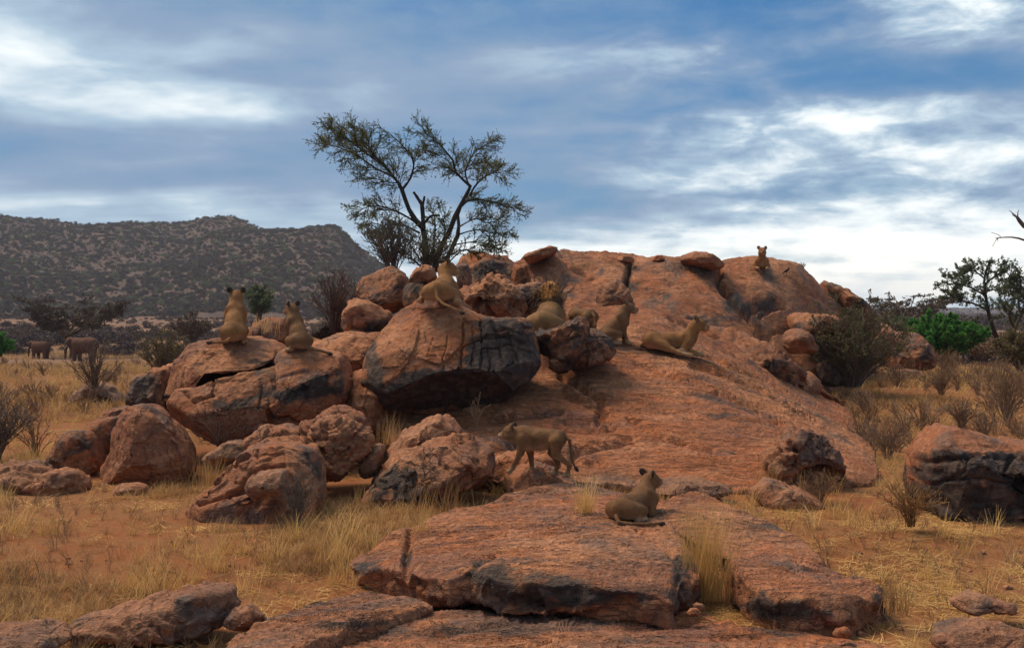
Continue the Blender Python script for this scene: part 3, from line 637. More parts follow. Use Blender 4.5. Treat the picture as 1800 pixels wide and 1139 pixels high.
boulder('block with a dark diagonal stain that the smaller cub sits on', [(486, 640), (491, 616), (515, 609), (547, 610), (579, 621), (597, 628), (607, 651), (614, 680), (607, 702), (584, 722), (547, 736), (517, 724), (492, 724), (482, 704), (492, 678)], 21.9, 1.1, p=.42, lean=.2,
        cuts=[(530, 650, .6, (-.15, .6, .78), .1), (560, 700, .65, (.2, -.35, .9), .1)], seed=73, chip=.028, na=.02, facets=3, stains=[(540, 690, 45, 8, .5), (580, 665, 20, 14, .45), (500, 700, 14, 10, .3), (600, 690, 10, 20, .3)], tint=.12, name='rock_block',
        cracks=[([(505, 632), (530, 628), (560, 634)], .015, .04)], **G)
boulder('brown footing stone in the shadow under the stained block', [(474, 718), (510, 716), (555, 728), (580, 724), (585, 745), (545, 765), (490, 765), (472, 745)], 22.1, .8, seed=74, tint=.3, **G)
boulder('dark red-brown slab standing at the outer left of the shoulder', [(236, 712), (244, 670), (262, 656), (282, 648), (312, 640), (322, 670), (312, 730), (270, 735)], 23.2, .9, p=.65, seed=75, tint=.15, stain=.08, chip=.09, name='rock_slab', **G)
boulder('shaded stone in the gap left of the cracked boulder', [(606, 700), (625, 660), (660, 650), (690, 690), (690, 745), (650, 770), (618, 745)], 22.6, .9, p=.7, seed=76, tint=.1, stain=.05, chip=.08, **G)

# --- boulders in the grass on the left
L = dict(group='boulders in the grass on the left')
boulder('big smooth brown boulder standing in the grass on the left', [(219, 724), (258, 712), (280, 725), (302, 747), (324, 769), (336, 797), (339, 828), (319, 850), (274, 856), (205, 862), (180, 848), (174, 827), (197, 792), (203, 756)], 20.0, .85, p=.72,
        cuts=[(210, 790, .35, (-.8, .1, .6), .1), (230, 830, .65, (-.05, -.75, .66), .05)], seed=81, chip=.03, na=.03, tint=.25, **L)
boulder('dark red-brown boulder with a rounded top, leftmost of the cluster', [(92, 818), (97, 790), (107, 770), (130, 758), (160, 764), (174, 792), (176, 828), (135, 840), (95, 840)], 20.7, .55, seed=82, stain=.22, tint=.15, chip=.05, **L)
boulder('small brown boulder squeezed between two bigger ones', [(162, 765), (172, 740), (208, 734), (214, 765), (196, 798), (165, 795)], 21.4, .45, seed=83, tint=.2, stain=.1, **L)
boulder('reddish stone peeping out behind the smooth brown boulder', [(176, 742), (194, 721), (222, 716), (226, 745), (196, 752)], 22.0, .45, seed=84, tint=.1, **L)
boulder('low flat brown rock cut by the left edge of the picture', [(-70, 850), (-60, 825), (0, 826), (30, 815), (60, 818), (82, 831), (102, 848), (60, 866), (0, 874), (-50, 870)], 19.4, .7, p=.6, seed=85, tint=.4, strata=.02, **L)
boulder('low rubble rock in front of the dark rounded boulder', [(42, 866), (75, 840), (110, 826), (140, 834), (154, 862), (100, 874)], 19.1, .5, seed=86, tint=.4, chip=.08, **L)
boulder('small flat stone in front of the smooth brown boulder', [(200, 862), (213, 850), (245, 849), (261, 858), (240, 872), (205, 875)], 18.7, .25, seed=87, tint=.3, **L)
boulder('grey humped rock under the leafless bush on the plain', [(124, 705), (148, 682), (170, 672), (192, 680), (212, 706), (170, 716)], 37, 1.0, seed=88, tint=.9, **L)

# --- broken rocks below the shoulder
B = dict(group='broken rocks below the shoulder')
boulder('crumbling pink rock with deep cracks rising from the grass', [(334, 895), (357, 866), (380, 840), (399, 817), (422, 797), (452, 786), (513, 780), (545, 795), (560, 840), (560, 905), (505, 932), (441, 940), (358, 945), (336, 935)], 16.8, .95, p=.48, lean=.35,
        cuts=[(430, 830, .6, (-.25, .5, .83), .1), (480, 890, .75, (.15, -.1, .98), .1)], seed=91, chip=.055, csize=.5, na=.025, facets=4, nu=460, tint=.22,
        cracks=[([(345, 885), (400, 868), (435, 860), (500, 868), (540, 872)], .03, .14), ([(400, 870), (425, 855), (437, 830), (470, 822), (500, 818)], .025, .12), ([(410, 812), (432, 800), (440, 790)], .03, .14), ([(452, 790), (455, 815)], .02, .06)],
        stains=[(545, 840, 18, 40, .35), (425, 800, 14, 6, .3)], **B)
boulder('square grey block set in the crumbling pink rock', [(434, 858), (450, 834), (476, 829), (500, 828), (503, 868), (480, 872), (456, 873)], 16.0, .32, p=.5, seed=92, chip=.03, tint=.75, **B)
boulder('flat oval brown stone lying across the gap', [(432, 776), (455, 758), (475, 749), (510, 749), (531, 757), (535, 775), (520, 784), (480, 786), (445, 787)], 19.4, .5, p=.5, seed=93, chip=.07, tint=.35, stains=[(495, 775, 14, 5, .5), (525, 772, 6, 8, .3)], **B)
boulder('low dark grey rock in the shadow left of the oval stone', [(358, 806), (380, 788), (400, 777), (426, 777), (438, 792), (424, 806), (380, 814)], 19.9, .5, seed=94, tint=.9, stain=.12, **B)
boulder('lumpy boulder of coarse pebbly rock in the middle of the heap', [(542, 795), (549, 760), (566, 738), (590, 732), (618, 735), (642, 756), (652, 784), (634, 804), (618, 822), (598, 842), (570, 846), (546, 830)], 18.5, .65, p=.75, seed=95, chip=.11, csize=.22, fine=2.0, tint=.35, stain=.08, **B)
boulder('smooth brown stone behind the pebbly boulder', [(534, 750), (560, 728), (590, 714), (614, 720), (642, 736), (648, 770), (600, 778), (556, 772), (538, 762)], 19.5, .6, p=.5, seed=96, chip=.06, tint=.25, strata=.02, **B)
boulder('grey wedge of rock between the pebbly boulder and the ledge', [(634, 830), (643, 797), (660, 780), (676, 784), (674, 810), (660, 838)], 18.6, .4, seed=97, tint=.7, **B)
boulder('upper brown ledge of the heap left of the walking cub', [(680, 796), (700, 774), (712, 760), (736, 752), (756, 736), (776, 735), (794, 744), (808, 760), (792, 772), (768, 781), (740, 795), (700, 808)], 19.0, .7, p=.48, lean=.2, seed=98, chip=.07, tint=.3, **B)
boulder('biggest broken rock of the heap with black-stained left end', [(644, 862), (662, 840), (680, 821), (700, 804), (736, 794), (784, 776), (804, 768), (832, 770), (858, 790), (860, 820), (842, 846), (800, 872), (760, 892), (710, 896), (658, 892), (640, 878)], 17.7, .8, p=.48, lean=.25,
        cuts=[(730, 830, .5, (-.2, .4, .9), .1)], seed=99, chip=.06, csize=.36, tint=.35, stain=.05, stains=[(690, 840, 22, 20, .45), (660, 868, 20, 18, .6), (740, 880, 30, 8, .3)], **B)
boulder('low ledge of rock under the paws of the walking cub', [(886, 862), (898, 836), (935, 822), (965, 830), (998, 842), (1020, 856), (960, 870), (910, 874)], 17.9, .55, p=.48, lean=.4, seed=100, chip=.06, tint=.3, **B)
boulder('orange ledge under the front paw of the walking cub', [(840, 838), (860, 812), (900, 800), (950, 802), (985, 815), (960, 838), (900, 850)], 18.9, .5, p=.5, lean=.3, seed=101, chip=.05, **B)

# --- right side
H = dict(group='rocks on the right')
boulder('big dark boulder with a pale pink top cut by the right edge', [(1617, 860), (1620, 800), (1638, 770), (1659, 755), (1704, 757), (1754, 769), (1814, 779), (1894, 786), (1934, 830), (1924, 910), (1814, 935), (1754, 928), (1684, 925), (1632, 895)], 16.9, .95, p=.34, lean=.02, na=.015, facets=0,
        cuts=[(1714, 797, .76, (.16, .85, .5), .02), (1626, 830, .52, (-.85, 0, .53), .04), (1734, 890, .78, (0, -.28, .96), .04)], seed=111, chip=.028, csize=.3, nu=560, tint=.2, stain=.16,
        stains=[(1714, 870, 120, 45, .40), (1659, 850, 40, 40, .18), (1794, 820, 50, 25, .4), (1734, 770, 100, 12, -.9)], strata=.012,
        cracks=[([(1626, 812), (1674, 806), (1734, 800), (1784, 800), (1814, 812)], .03, .07), ([(1634, 850), (1704, 838), (1774, 850), (1814, 880)], .025, .05), ([(1779, 800), (1766, 830), (1779, 870)], .03, .07), ([(1704, 803), (1694, 830), (1664, 845)], .02, .04)], **H)
boulder('crumpled brown rock with a hollow below, at the right foot of the dome', [(1348, 818), (1365, 785), (1381, 761), (1410, 756), (1438, 765), (1462, 797), (1480, 829), (1472, 858), (1440, 862), (1400, 866), (1366, 850)], 19.3, .7, p=.7, cuts=[(1440, 840, .35, (.3, -.6, .74), .05)],
        seed=112, chip=.10, csize=.33, tint=.40, strata=.04, stain=-.12, cracks=[([(1400, 850), (1420, 828), (1455, 826), (1475, 835)], .06, .3), ([(1385, 800), (1400, 790), (1395, 815)], .03, .1)], **H)
boulder('low wedge of pinkish rock in front of the crumpled one', [(1326, 868), (1349, 845), (1369, 849), (1417, 868), (1448, 890), (1400, 896), (1350, 890)], 17.4, .45, p=.6, lean=.4, seed=113, chip=.05, tint=.35, **H)
boulder('flat grey rock just showing in the dry grass below the dome', [(1120, 858), (1180, 846), (1260, 851), (1290, 864), (1240, 876), (1150, 876)], 17.9, .5, p=.6, lean=.8, seed=114, tint=.7, **H)
boulder('low pale stone in the straw at the lower right', [(1676, 1060), (1700, 1050), (1740, 1052), (1790, 1066), (1780, 1076), (1700, 1074)], 11.9, .16, p=.6, lean=.6, seed=115, tint=.6, **H)
boulder('pale flat stone at the bottom right corner', [(1650, 1135), (1680, 1112), (1740, 1108), (1800, 1118), (1850, 1130), (1820, 1160), (1700, 1165)], 10.7, .25, p=.6, lean=.9, seed=116, tint=.6, **H)

# --- foreground
sheet('broad foreground slab with an undercut front edge, a lion lying at its back',
      [(613, 985, 13.45), (640, 993, 13.1), (690, 998, 12.75), (740, 1012, 12.35), (790, 1020, 12.1), (827, 1004, 12.15), (880, 1016, 11.95), (955, 1012, 11.85), (1016, 1012, 11.8), (1060, 1024, 11.7), (1144, 1030, 11.75), (1182, 1048, 11.6), (1204, 1010, 12.2), (1230, 1013, 12.35),
       (1222, 975, 13.2), (1196, 940, 14.2), (1182, 905, 15.4), (1170, 880, 16.3), (1090, 860, 17.1), (1010, 846, 17.6), (960, 850, 17.4), (920, 858, 17.0), (885, 872, 16.6), (845, 888, 16.0), (800, 893, 15.8), (765, 903, 15.4), (720, 928, 14.75), (690, 937, 14.5), (650, 965, 13.9)],
      [(760, 955, 13.8), (850, 935, 14.2), (930, 915, 14.7), (1000, 900, 15.2), (1090, 915, 14.9), (1150, 945, 14.1), (900, 975, 12.9), (1000, 970, 12.9), (1100, 985, 12.7), (1000, 925, 14.3), (820, 975, 12.9), (712, 968, 13.5), (1060, 945, 13.6), (950, 880, 15.9)],
      .36, .8, nu=820, nt=250, na=.035, ter=.016, tscale=(.6, 1.3), trot=.3, tlev=6, seed=6, tint=.08, chip=.03, flow=(.3, .6, 1.4), jmul=.25, side_chip=.17, edge_noise=.05,
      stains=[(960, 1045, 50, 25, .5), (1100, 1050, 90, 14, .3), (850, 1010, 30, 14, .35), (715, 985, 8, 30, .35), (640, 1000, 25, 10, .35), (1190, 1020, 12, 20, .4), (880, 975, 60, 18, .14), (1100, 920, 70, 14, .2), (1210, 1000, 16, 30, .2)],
      cracks=[([(722, 932), (716, 965), (712, 1010)], 6, .12), ([(826, 1010), (840, 990), (870, 975)], 5, .06), ([(1182, 1048), (1196, 1000), (1170, 965), (1120, 930)], 4, .04), ([(890, 878), (915, 868), (965, 860)], 4, .05)])
sheet('flat grey-orange sheet of rock right of the lying lion', [(1150, 890, 15.9), (1180, 872, 16.5), (1225, 866, 16.7), (1300, 893, 15.8), (1380, 930, 14.8), (1450, 978, 13.7), (1350, 990, 13.4), (1280, 970, 13.7), (1200, 940, 14.3), (1160, 915, 15.0)],
      [(1240, 900, 15.5), (1320, 945, 14.4)], .25, 0, nu=420, nt=110, na=.02, ter=.014, tscale=(.5, 2.2), trot=-.7, tlev=7, seed=8, flow=(-.5, .5, 1.5), tint=.3, chip=.04, stains=[(1300, 930, 60, 20, .2)])
sheet('thick dark-fronted slab beside the tall golden grass', [(1286, 1000, 12.55), (1284, 975, 13.2), (1300, 960, 13.6), (1340, 955, 13.8), (1400, 975, 13.4), (1470, 1000, 12.9), (1535, 1022, 12.35), (1557, 1034, 12.05), (1540, 1050, 11.75), (1480, 1060, 11.5), (1400, 1050, 11.55), (1330, 1030, 11.85)],
      [(1400, 1010, 12.4), (1480, 1032, 12.0), (1340, 990, 12.9)], .42, .3, nu=520, nt=120, na=.02, ter=.014, tscale=(.6, 1.8), trot=.9, tlev=7, seed=9, flow=(-.2, .7, 1.4), tint=.22, side_chip=.13, bulge=.03,
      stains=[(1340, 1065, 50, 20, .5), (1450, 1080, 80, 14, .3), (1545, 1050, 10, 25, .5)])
sheet('wide red bedrock pavement along the bottom of the picture', [(560, 1180, 9.73), (430, 1150, 10.35), (470, 1095, 11.59), (560, 1058, 12.63), (650, 1040, 13.25), (760, 1035, 13.66), (950, 1030, 13.77), (1150, 1045, 13.45), (1240, 1072, 12.42), (1300, 1092, 11.80), (1420, 1105, 11.49), (1530, 1125, 11.18), (1640, 1170, 10.35), (1500, 1260, 8.90), (1000, 1300, 8.38), (600, 1290, 8.49)],
      [(800, 1100, 11.59), (1000, 1110, 11.38), (1200, 1110, 11.38), (900, 1150, 10.66), (1300, 1150, 10.66)], .3, 0, nu=640, nt=190, na=.03, ter=.022, tscale=(.45, 1.5), trot=.25, tlev=6, seed=12, flow=(.25, .5, 1.4), tint=.02, chip=.03,
      stains=[(1400, 1110, 80, 12, .25), (760, 1110, 120, 10, .12)], cracks=[([(770, 1118), (900, 1092), (1000, 1080)], 5, .04), ([(1180, 1112), (1240, 1125), (1330, 1120)], 4, .03)])
sheet('pale layered ledge of rock at the bottom left of the bedrock', [(385, 1150, 10.1), (430, 1112, 10.8), (480, 1080, 11.4), (560, 1048, 12.2), (650, 1036, 12.5), (735, 1046, 12.2), (758, 1068, 11.7), (690, 1090, 11.2), (620, 1105, 10.9), (560, 1135, 10.3), (480, 1170, 9.8)],
      [(560, 1085, 11.2), (660, 1062, 11.8)], .16, .06, nu=420, nt=110, na=.03, ter=.022, tscale=(.5, 2.4), trot=.5, tlev=6, seed=13, flow=(.5, .4, 1.8), tint=.38, side_chip=.08, stains=[(640, 1095, 60, 8, .35)])
N_ = dict(group='low rocks at the lower left')
boulder('long low grey-brown rock with a dark nose at the lower left', [(118, 1106), (155, 1092), (230, 1072), (300, 1056), (360, 1044), (396, 1048), (406, 1074), (396, 1096), (350, 1113), (280, 1126), (200, 1125), (135, 1120)], 11.2, .36, p=.6, lean=.6, seed=121, nu=480, tint=.6, strata=.03, chip=.03, na=.03, facets=3, stains=[(150, 1098, 40, 14, .5), (280, 1070, 60, 16, .15)], **N_)
boulder('small tan stone at the end of the long grey-brown rock', [(396, 1096), (410, 1076), (440, 1064), (464, 1078), (468, 1096), (430, 1108)], 11.2, .2, seed=122, tint=.45, **N_)
boulder('smooth low rock in the bottom left corner', [(-60, 1145), (-40, 1115), (40, 1106), (90, 1112), (112, 1130), (60, 1155)], 10.6, .35, lean=.7, seed=123, tint=.6, **N_)
boulder('small red stone at the foot of the golden grass', [(1206, 1078), (1214, 1070), (1226, 1070), (1232, 1078), (1220, 1084)], 11.7, .05, seed=124, nu=60, group='small stones in the foreground', name='stone')
boulder('small pale stone by the corner of the undercut slab', [(1219, 1066), (1224, 1060), (1234, 1061), (1238, 1067), (1228, 1071)], 12.0, .04, seed=125, nu=60, tint=.6, group='small stones in the foreground', name='stone')
boulder('rusty stone under the front of the thick slab', [(1463, 1115), (1470, 1104), (1486, 1104), (1493, 1114), (1478, 1120)], 10.9, .06, seed=126, nu=60, group='small stones in the foreground', name='stone')
# ------------------------------------------------------------------ finding the surface under a spot
bpy.context.view_layer.update()
_dg = bpy.context.evaluated_depsgraph_get()
def hit(px, py):
    d = Vector(((px - CX) / F, 1.0, (HY - py) / F)).normalized()
    ok, loc, n, i, ob, m = S.ray_cast(_dg, Vector((0, 0, CH)), d)
    return np.array(loc) if ok else None
def below(x, y, z=60):
    ok, loc, n, i, ob, m = S.ray_cast(_dg, Vector((x, y, z)), Vector((0, 0, -1)))
    return loc.z if ok else float(ground_z(np.array([x]), np.array([y]))[0])

# ------------------------------------------------------------------ animals: one continuous skin grown round a posed skeleton
def rotm(yaw=0, pitch=0, roll=0):
    cy, sy, cp, sp, cr, sr = math.cos(yaw), math.sin(yaw), math.cos(pitch), math.sin(pitch), math.cos(roll), math.sin(roll)
    return np.array([[cy, -sy, 0], [sy, cy, 0], [0, 0, 1]]) @ np.array([[cp, 0, -sp], [0, 1, 0], [sp, 0, cp]]) @ np.array([[1, 0, 0], [0, cr, -sr], [0, sr, cr]])
def prim_d(pr, P):
    if pr[0] == 'c':
        _, a, b, ra, rb = pr[:5]; a = np.asarray(a, np.float32); ab = np.asarray(b, np.float32) - a
        t = np.clip(((P - a) @ ab) / (ab @ ab + 1e-9), 0, 1)
        return np.linalg.norm(P - a - t[..., None] * ab, axis=-1) - (ra + (rb - ra) * t)
    _, c, r, R = pr[:4]; q = (P - np.asarray(c, np.float32)) @ np.asarray(R, np.float32); r = np.asarray(r, np.float32)
    k0 = np.linalg.norm(q / r, axis=-1); k1 = np.linalg.norm(q / (r * r), axis=-1) + 1e-9
    return k0 * (k0 - 1) / k1
def sdf_mesh(prims, h, nz=0.0, nfreq=8.0):
    """prims: ('c', a, b, ra, rb, k, colour) or ('e', centre, radii, rotation, k, colour) -> vertices, quads, colours"""
    lo, hi = np.full(3, 1e9), np.full(3, -1e9)
    for p in prims:
        pts, r = ((np.array([p[1], p[2]]), max(p[3], p[4])) if p[0] == 'c' else (np.array([p[1]]), max(p[2])))
        lo = np.minimum(lo, pts.min(0) - r); hi = np.maximum(hi, pts.max(0) + r)
    lo -= 4 * h; hi += 4 * h
    n = np.ceil((hi - lo) / h).astype(int) + 1
    ax = [lo[i] + h * np.arange(n[i]) for i in range(3)]
    D = np.full(n, 1.0, np.float32)
    for p in prims:
        k = p[5] if p[0] == 'c' else p[4]
        pts, r = ((np.array([p[1], p[2]]), max(p[3], p[4])) if p[0] == 'c' else (np.array([p[1]]), max(p[2])))
        a = np.clip(np.floor((pts.min(0) - r - k - 2 * h - lo) / h).astype(int), 0, n - 1); b = np.clip(np.ceil((pts.max(0) + r + k + 2 * h - lo) / h).astype(int) + 1, 1, n)
        sl = tuple(slice(a[i], b[i]) for i in range(3))
        G = np.stack(np.meshgrid(*[ax[i][sl[i]] for i in range(3)], indexing='ij'), -1).astype(np.float32)
        d = prim_d(p, G); o = D[sl]
        hh = np.clip(k - np.abs(o - d), 0, None) / k
        D[sl] = np.minimum(o, d) - hh * hh * k * .25
    if nz:
        G = np.stack(np.meshgrid(*ax, indexing='ij'), -1).reshape(-1, 3); m = np.abs(D.ravel()) < .1
        d = D.ravel(); d[m] += nz * fbm(G[m] * nfreq, 3, 2); D = d.reshape(n)
    s = D < 0
    off = np.array([[i, j, k] for i in (0, 1) for j in (0, 1) for k in (0, 1)])
    c = sum(s[i:n[0]-1+i, j:n[1]-1+j, k:n[2]-1+k].astype(np.int8) for i, j, k in off)
    act = np.argwhere((c > 0) & (c < 8)); idx = np.full(tuple(n - 1), -1, np.int32); idx[tuple(act.T)] = np.arange(len(act))
    acc = np.zeros((len(act), 3)); cnt = np.zeros(len(act))
    for i in range(8):
        for j in range(i + 1, 8):
            if np.abs(off[i] - off[j]).sum() != 1: continue
            A, B = act + off[i], act + off[j]; da, db = D[tuple(A.T)], D[tuple(B.T)]
            m = (da < 0) != (db < 0); t = da / (da - db + 1e-12)
            acc[m] += (A + (B - A) * t[:, None])[m]; cnt[m] += 1
    V = lo + h * acc / cnt[:, None]
    Q = []
    for axis in range(3):
        e = np.zeros(3, int); e[axis] = 1; u, v = np.zeros(3, int), np.zeros(3, int); u[(axis + 1) % 3] = 1; v[(axis + 2) % 3] = 1
        s0 = s[tuple(slice(0, n[i] - e[i]) for i in range(3))]; s1 = s[tuple(slice(e[i], n[i]) for i in range(3))]
        ed = np.argwhere(s0 != s1); ed = ed[(ed[:, (axis + 1) % 3] > 0) & (ed[:, (axis + 2) % 3] > 0)]
        q = np.stack([idx[tuple((ed - u - v).T)], idx[tuple((ed - v).T)], idx[tuple(ed.T)], idx[tuple((ed - u).T)]], 1)
        fl = ~s0[tuple(ed.T)]; q[fl] = q[fl][:, ::-1]; Q.append(q)
    Q = np.concatenate(Q)
    Wt = np.zeros(len(V)); Cc = np.zeros((len(V), 3))
    for p in prims:
        w = np.exp(-np.maximum(prim_d(p, V.astype(np.float32)), -.03) / 0.012) + 1e-20; Wt += w; Cc += w[:, None] * np.array(p[-1])
    return V, Q, Cc / Wt[:, None]

COAT, PALE, DARK, FACE = (0.270, 0.115, 0.036), (0.52, 0.34, 0.19), (0.012, 0.010, 0.009), (0.28, 0.112, 0.033)
GREY = (0.180, 0.080, 0.030)
def lion_prims(pose, yaw=0, pitch=0, tail=None, coat=COAT, head=1.22, far=False, stride=0.0, neckdrop=0.0, roll=0.0, splay=0.0, xs=1.0):
    """skeleton in metres of a grown lioness: x forward, y left, z up, origin on the ground"""
    L = []
    def cap(a, b, ra, rb, k=.05, c=coat): L.append(('c', np.array(a, float), np.array(b, float), ra * 1.0, rb * 1.0, k, c))
    def ell(c, r, R=np.eye(3), k=.03, col=coat): L.append(('e', np.array(c, float), r, R, k, col))
    pale = tuple(.5 * a + .5 * b for a, b in zip(PALE, coat))
    if pose == 'walk':
        cap((-.52, 0, .78), (-.08, 0, .77), .17, .175, .08); cap((-.08, 0, .77), (.42, 0, .80), .175, .185, .08); cap((-.15, 0, .66), (.30, 0, .64), .13, .16, .08); cap((.42, 0, .70), (.50, 0, .80), .17, .15, .08)
        cap((.30, 0, .90), (.44, 0, .90), .08, .08, .1); nb, hc = np.array((.50, 0, .84)), np.array((.80, 0, .92 - neckdrop))
        for sgn, dx, lift in ((1, .26 + stride, 0.02), (-1, -.16, 0)):
            y = .115 * sgn; cap((.42, y, .74), (.36 + dx * .35, y * 1.15, .46), .115, .075); cap((.36 + dx * .35, y * 1.15, .46), (.40 + dx, y, .13 + lift), .066, .046, .04); cap((.40 + dx, y, .12 + lift), (.50 + dx, y, .045 + lift), .048, .055, .03, pale)
        for sgn, dx in ((1, -.24), (-1, .16)):
            y = .12 * sgn; cap((-.50, y, .72), (-.38 + dx * .5, y * 1.2, .46), .145, .09); cap((-.38 + dx * .5, y * 1.2, .46), (-.62 + dx, y, .25), .078, .045, .04); cap((-.62 + dx, y, .25), (-.56 + dx, y, .06), .043, .042, .03); cap((-.57 + dx, y, .045), (-.47 + dx, y, .04), .05, .05, .03, pale)
        tail = tail or [(-.66, 0, .84), (-.82, .02, .74), (-.88, .03, .5), (-.90, .02, .3), (-.97, .0, .2)]
    elif pose == 'sit':
        cap((-.26, 0, .25), (-.05, 0, .45), .20, .19, .08); cap((-.05, 0, .45), (.20, 0, .72), .185, .175, .08); cap((.05, 0, .40), (.24, 0, .58), .14, .15, .08, coat); cap((.18, 0, .74), (.26, 0, .80), .16, .14, .06)
        for sg in (1, -1): cap((.12, .10 * sg, .74), (.20, .13 * sg, .62), .10, .11, .06)
        nb, hc = np.array((.22, 0, .80)), np.array((.35, 0, 1.0 - neckdrop))
        for sgn in (1, -1):
            y = .12 * sgn; cap((.22, y, .66), (.21, y * 1.1, .42), .105, .075); cap((.21, y * 1.1, .42), (.30, y, .12), .064, .046, .04); cap((.30, y, .11), (.39, y, .045), .048, .056, .03, pale)
            cap((-.22, .13 * sgn, .26), (.08, .20 * sgn, .27), .165, .095, .06); cap((.08, .20 * sgn, .25), (-.14, .21 * sgn, .09), .075, .05, .04); cap((-.14, .21 * sgn, .06), (.10, .23 * sgn, .045), .05, .052, .03, pale)
        tail = tail or [(-.42, 0, .14), (-.56, .05, .06), (-.75, .12, .05), (-.92, .1, .05)]
    else:
        cap((-.48, 0, .25), (-.08, 0, .26), .205, .205, .09); cap((-.08, 0, .26), (.34, 0, .34), .20, .19, .09); cap((.34, 0, .28), (.44, 0, .40), .17, .15, .08); cap((.26, 0, .46), (.38, 0, .48), .08, .09, .1)
        for sg in (1, -1): cap((.26, .11 * sg, .44), (.36, .15 * sg, .34), .09, .10, .06)
        nb, hc = np.array((.40, 0, .46)), np.array((.57, 0, .71 - neckdrop))
        for sgn in (1, -1):
            y = .16 * sgn; cap((.36, y, .32), (.22, y * 1.25, .10), .11, .075); cap((.22, y * 1.25, .09), (.60, y * 1.1, .055), .062, .05, .04); cap((.60, y * 1.1, .055), (.72, y * 1.05, .05), .05, .055, .03, pale)
            if pose == 'lie':
                cap((-.46, .15 * sgn, .22), (-.14, (.25 + splay) * sgn, .19), .165, .09, .06); cap((-.14, (.25 + splay) * sgn, .17), (-.42, (.28 + splay) * sgn, .06), .07, .048, .04); cap((-.42, (.28 + splay) * sgn, .05), (-.16, (.30 + splay) * sgn, .045), .048, .052, .03, pale)
        if pose == 'roll':      # hips rolled over, both hind legs out to the right side
            cap((-.50, -.08, .24), (-.16, -.26, .16), .175, .10, .06); cap((-.16, -.26, .15), (.12, -.42, .075), .085, .05, .04); cap((.12, -.42, .07), (.40, -.50, .05), .048, .05, .03, pale); cap((-.50, .12, .20), (-.2, .2, .14), .15, .1, .06)
            cap((-.12, -.20, .10), (.14, -.26, .09), .07, .045, .04, pale); cap((.14, -.26, .09), (.24, -.26, .10), .05, .055, .03, pale)
        tail = tail or [(-.66, 0, .14), (-.8, -.05, .06), (-.95, -.2, .045), (-1.0, -.4, .045)]
    R = rotm(yaw, pitch, roll); H = lambda v: hc + R @ (np.array(v) * head)
    hr = head
    cap(nb, hc + R @ np.array((-.08, 0, -.03)), .150, .112 * hr, .06)
    cap(nb + np.array((.03, 0, -.10)), hc + R @ np.array((-.02, 0, -.07)), .10, .08 * hr, .06)
    ell(H((.0, 0, .02)), np.array((.135, .112, .108)) * hr, R, .03, FACE if coat is COAT else coat)
    cap(H((.07, 0, -.005)), H((.165, 0, -.03)), .080 * hr, .058 * hr, .03, FACE if coat is COAT else coat)
    for sgn in (1, -1):
        ell(H((.150, .034 * sgn, -.045)), np.array((.052, .040, .040)) * hr, R, .02, pale)
        ell(H((.0, .075 * sgn, -.05)), np.array((.085, .05, .065)) * hr, R, .03)
        Re = R @ rotm(.5 * sgn, 0, -.35 * sgn)
        ell(H((-.030, .108 * sgn, .118)), np.array((.022, .056, .062)) * hr, Re, .012, (.22, .11, .05)); ell(H((-.056, .114 * sgn, .128)), np.array((.016, .054, .058)) * hr, Re, .008, DARK)
        ell(H((.115, .052 * sgn, .045)), np.array((.014, .016, .012)) * hr, R, .006, DARK)
    ell(H((.125, 0, -.088)), np.array((.055, .040, .030)) * hr, R, .02, PALE)
    ell(H((.205, 0, -.010)), np.array((.018, .028, .020)) * hr, R, .008, (.035, .02, .018))
    for i in range(len(tail) - 1):
        r0 = .038 - .018 * i / len(tail); cap(tail[i], tail[i + 1], r0, r0 - .004, .02)
    t = np.array(tail[-1]); d = t - np.array(tail[-2]); d = d / np.linalg.norm(d)
    ell(t + d * .04, (.075, .036, .036), rotm(math.atan2(d[1], d[0]), math.asin(max(-1, min(1, d[2])))), .02, (.03, .022, .017))
    if xs != 1:
        L = [('c', p[1] * (xs, 1, 1), p[2] * (xs, 1, 1)) + p[3:] if p[0] == 'c' else ('e', np.array((p[1][0] - hc[0] + hc[0] * xs if p[1][0] > 0 else p[1][0] * xs, p[1][1], p[1][2]))) + p[2:] for p in L]
    return L, hc, R, nb
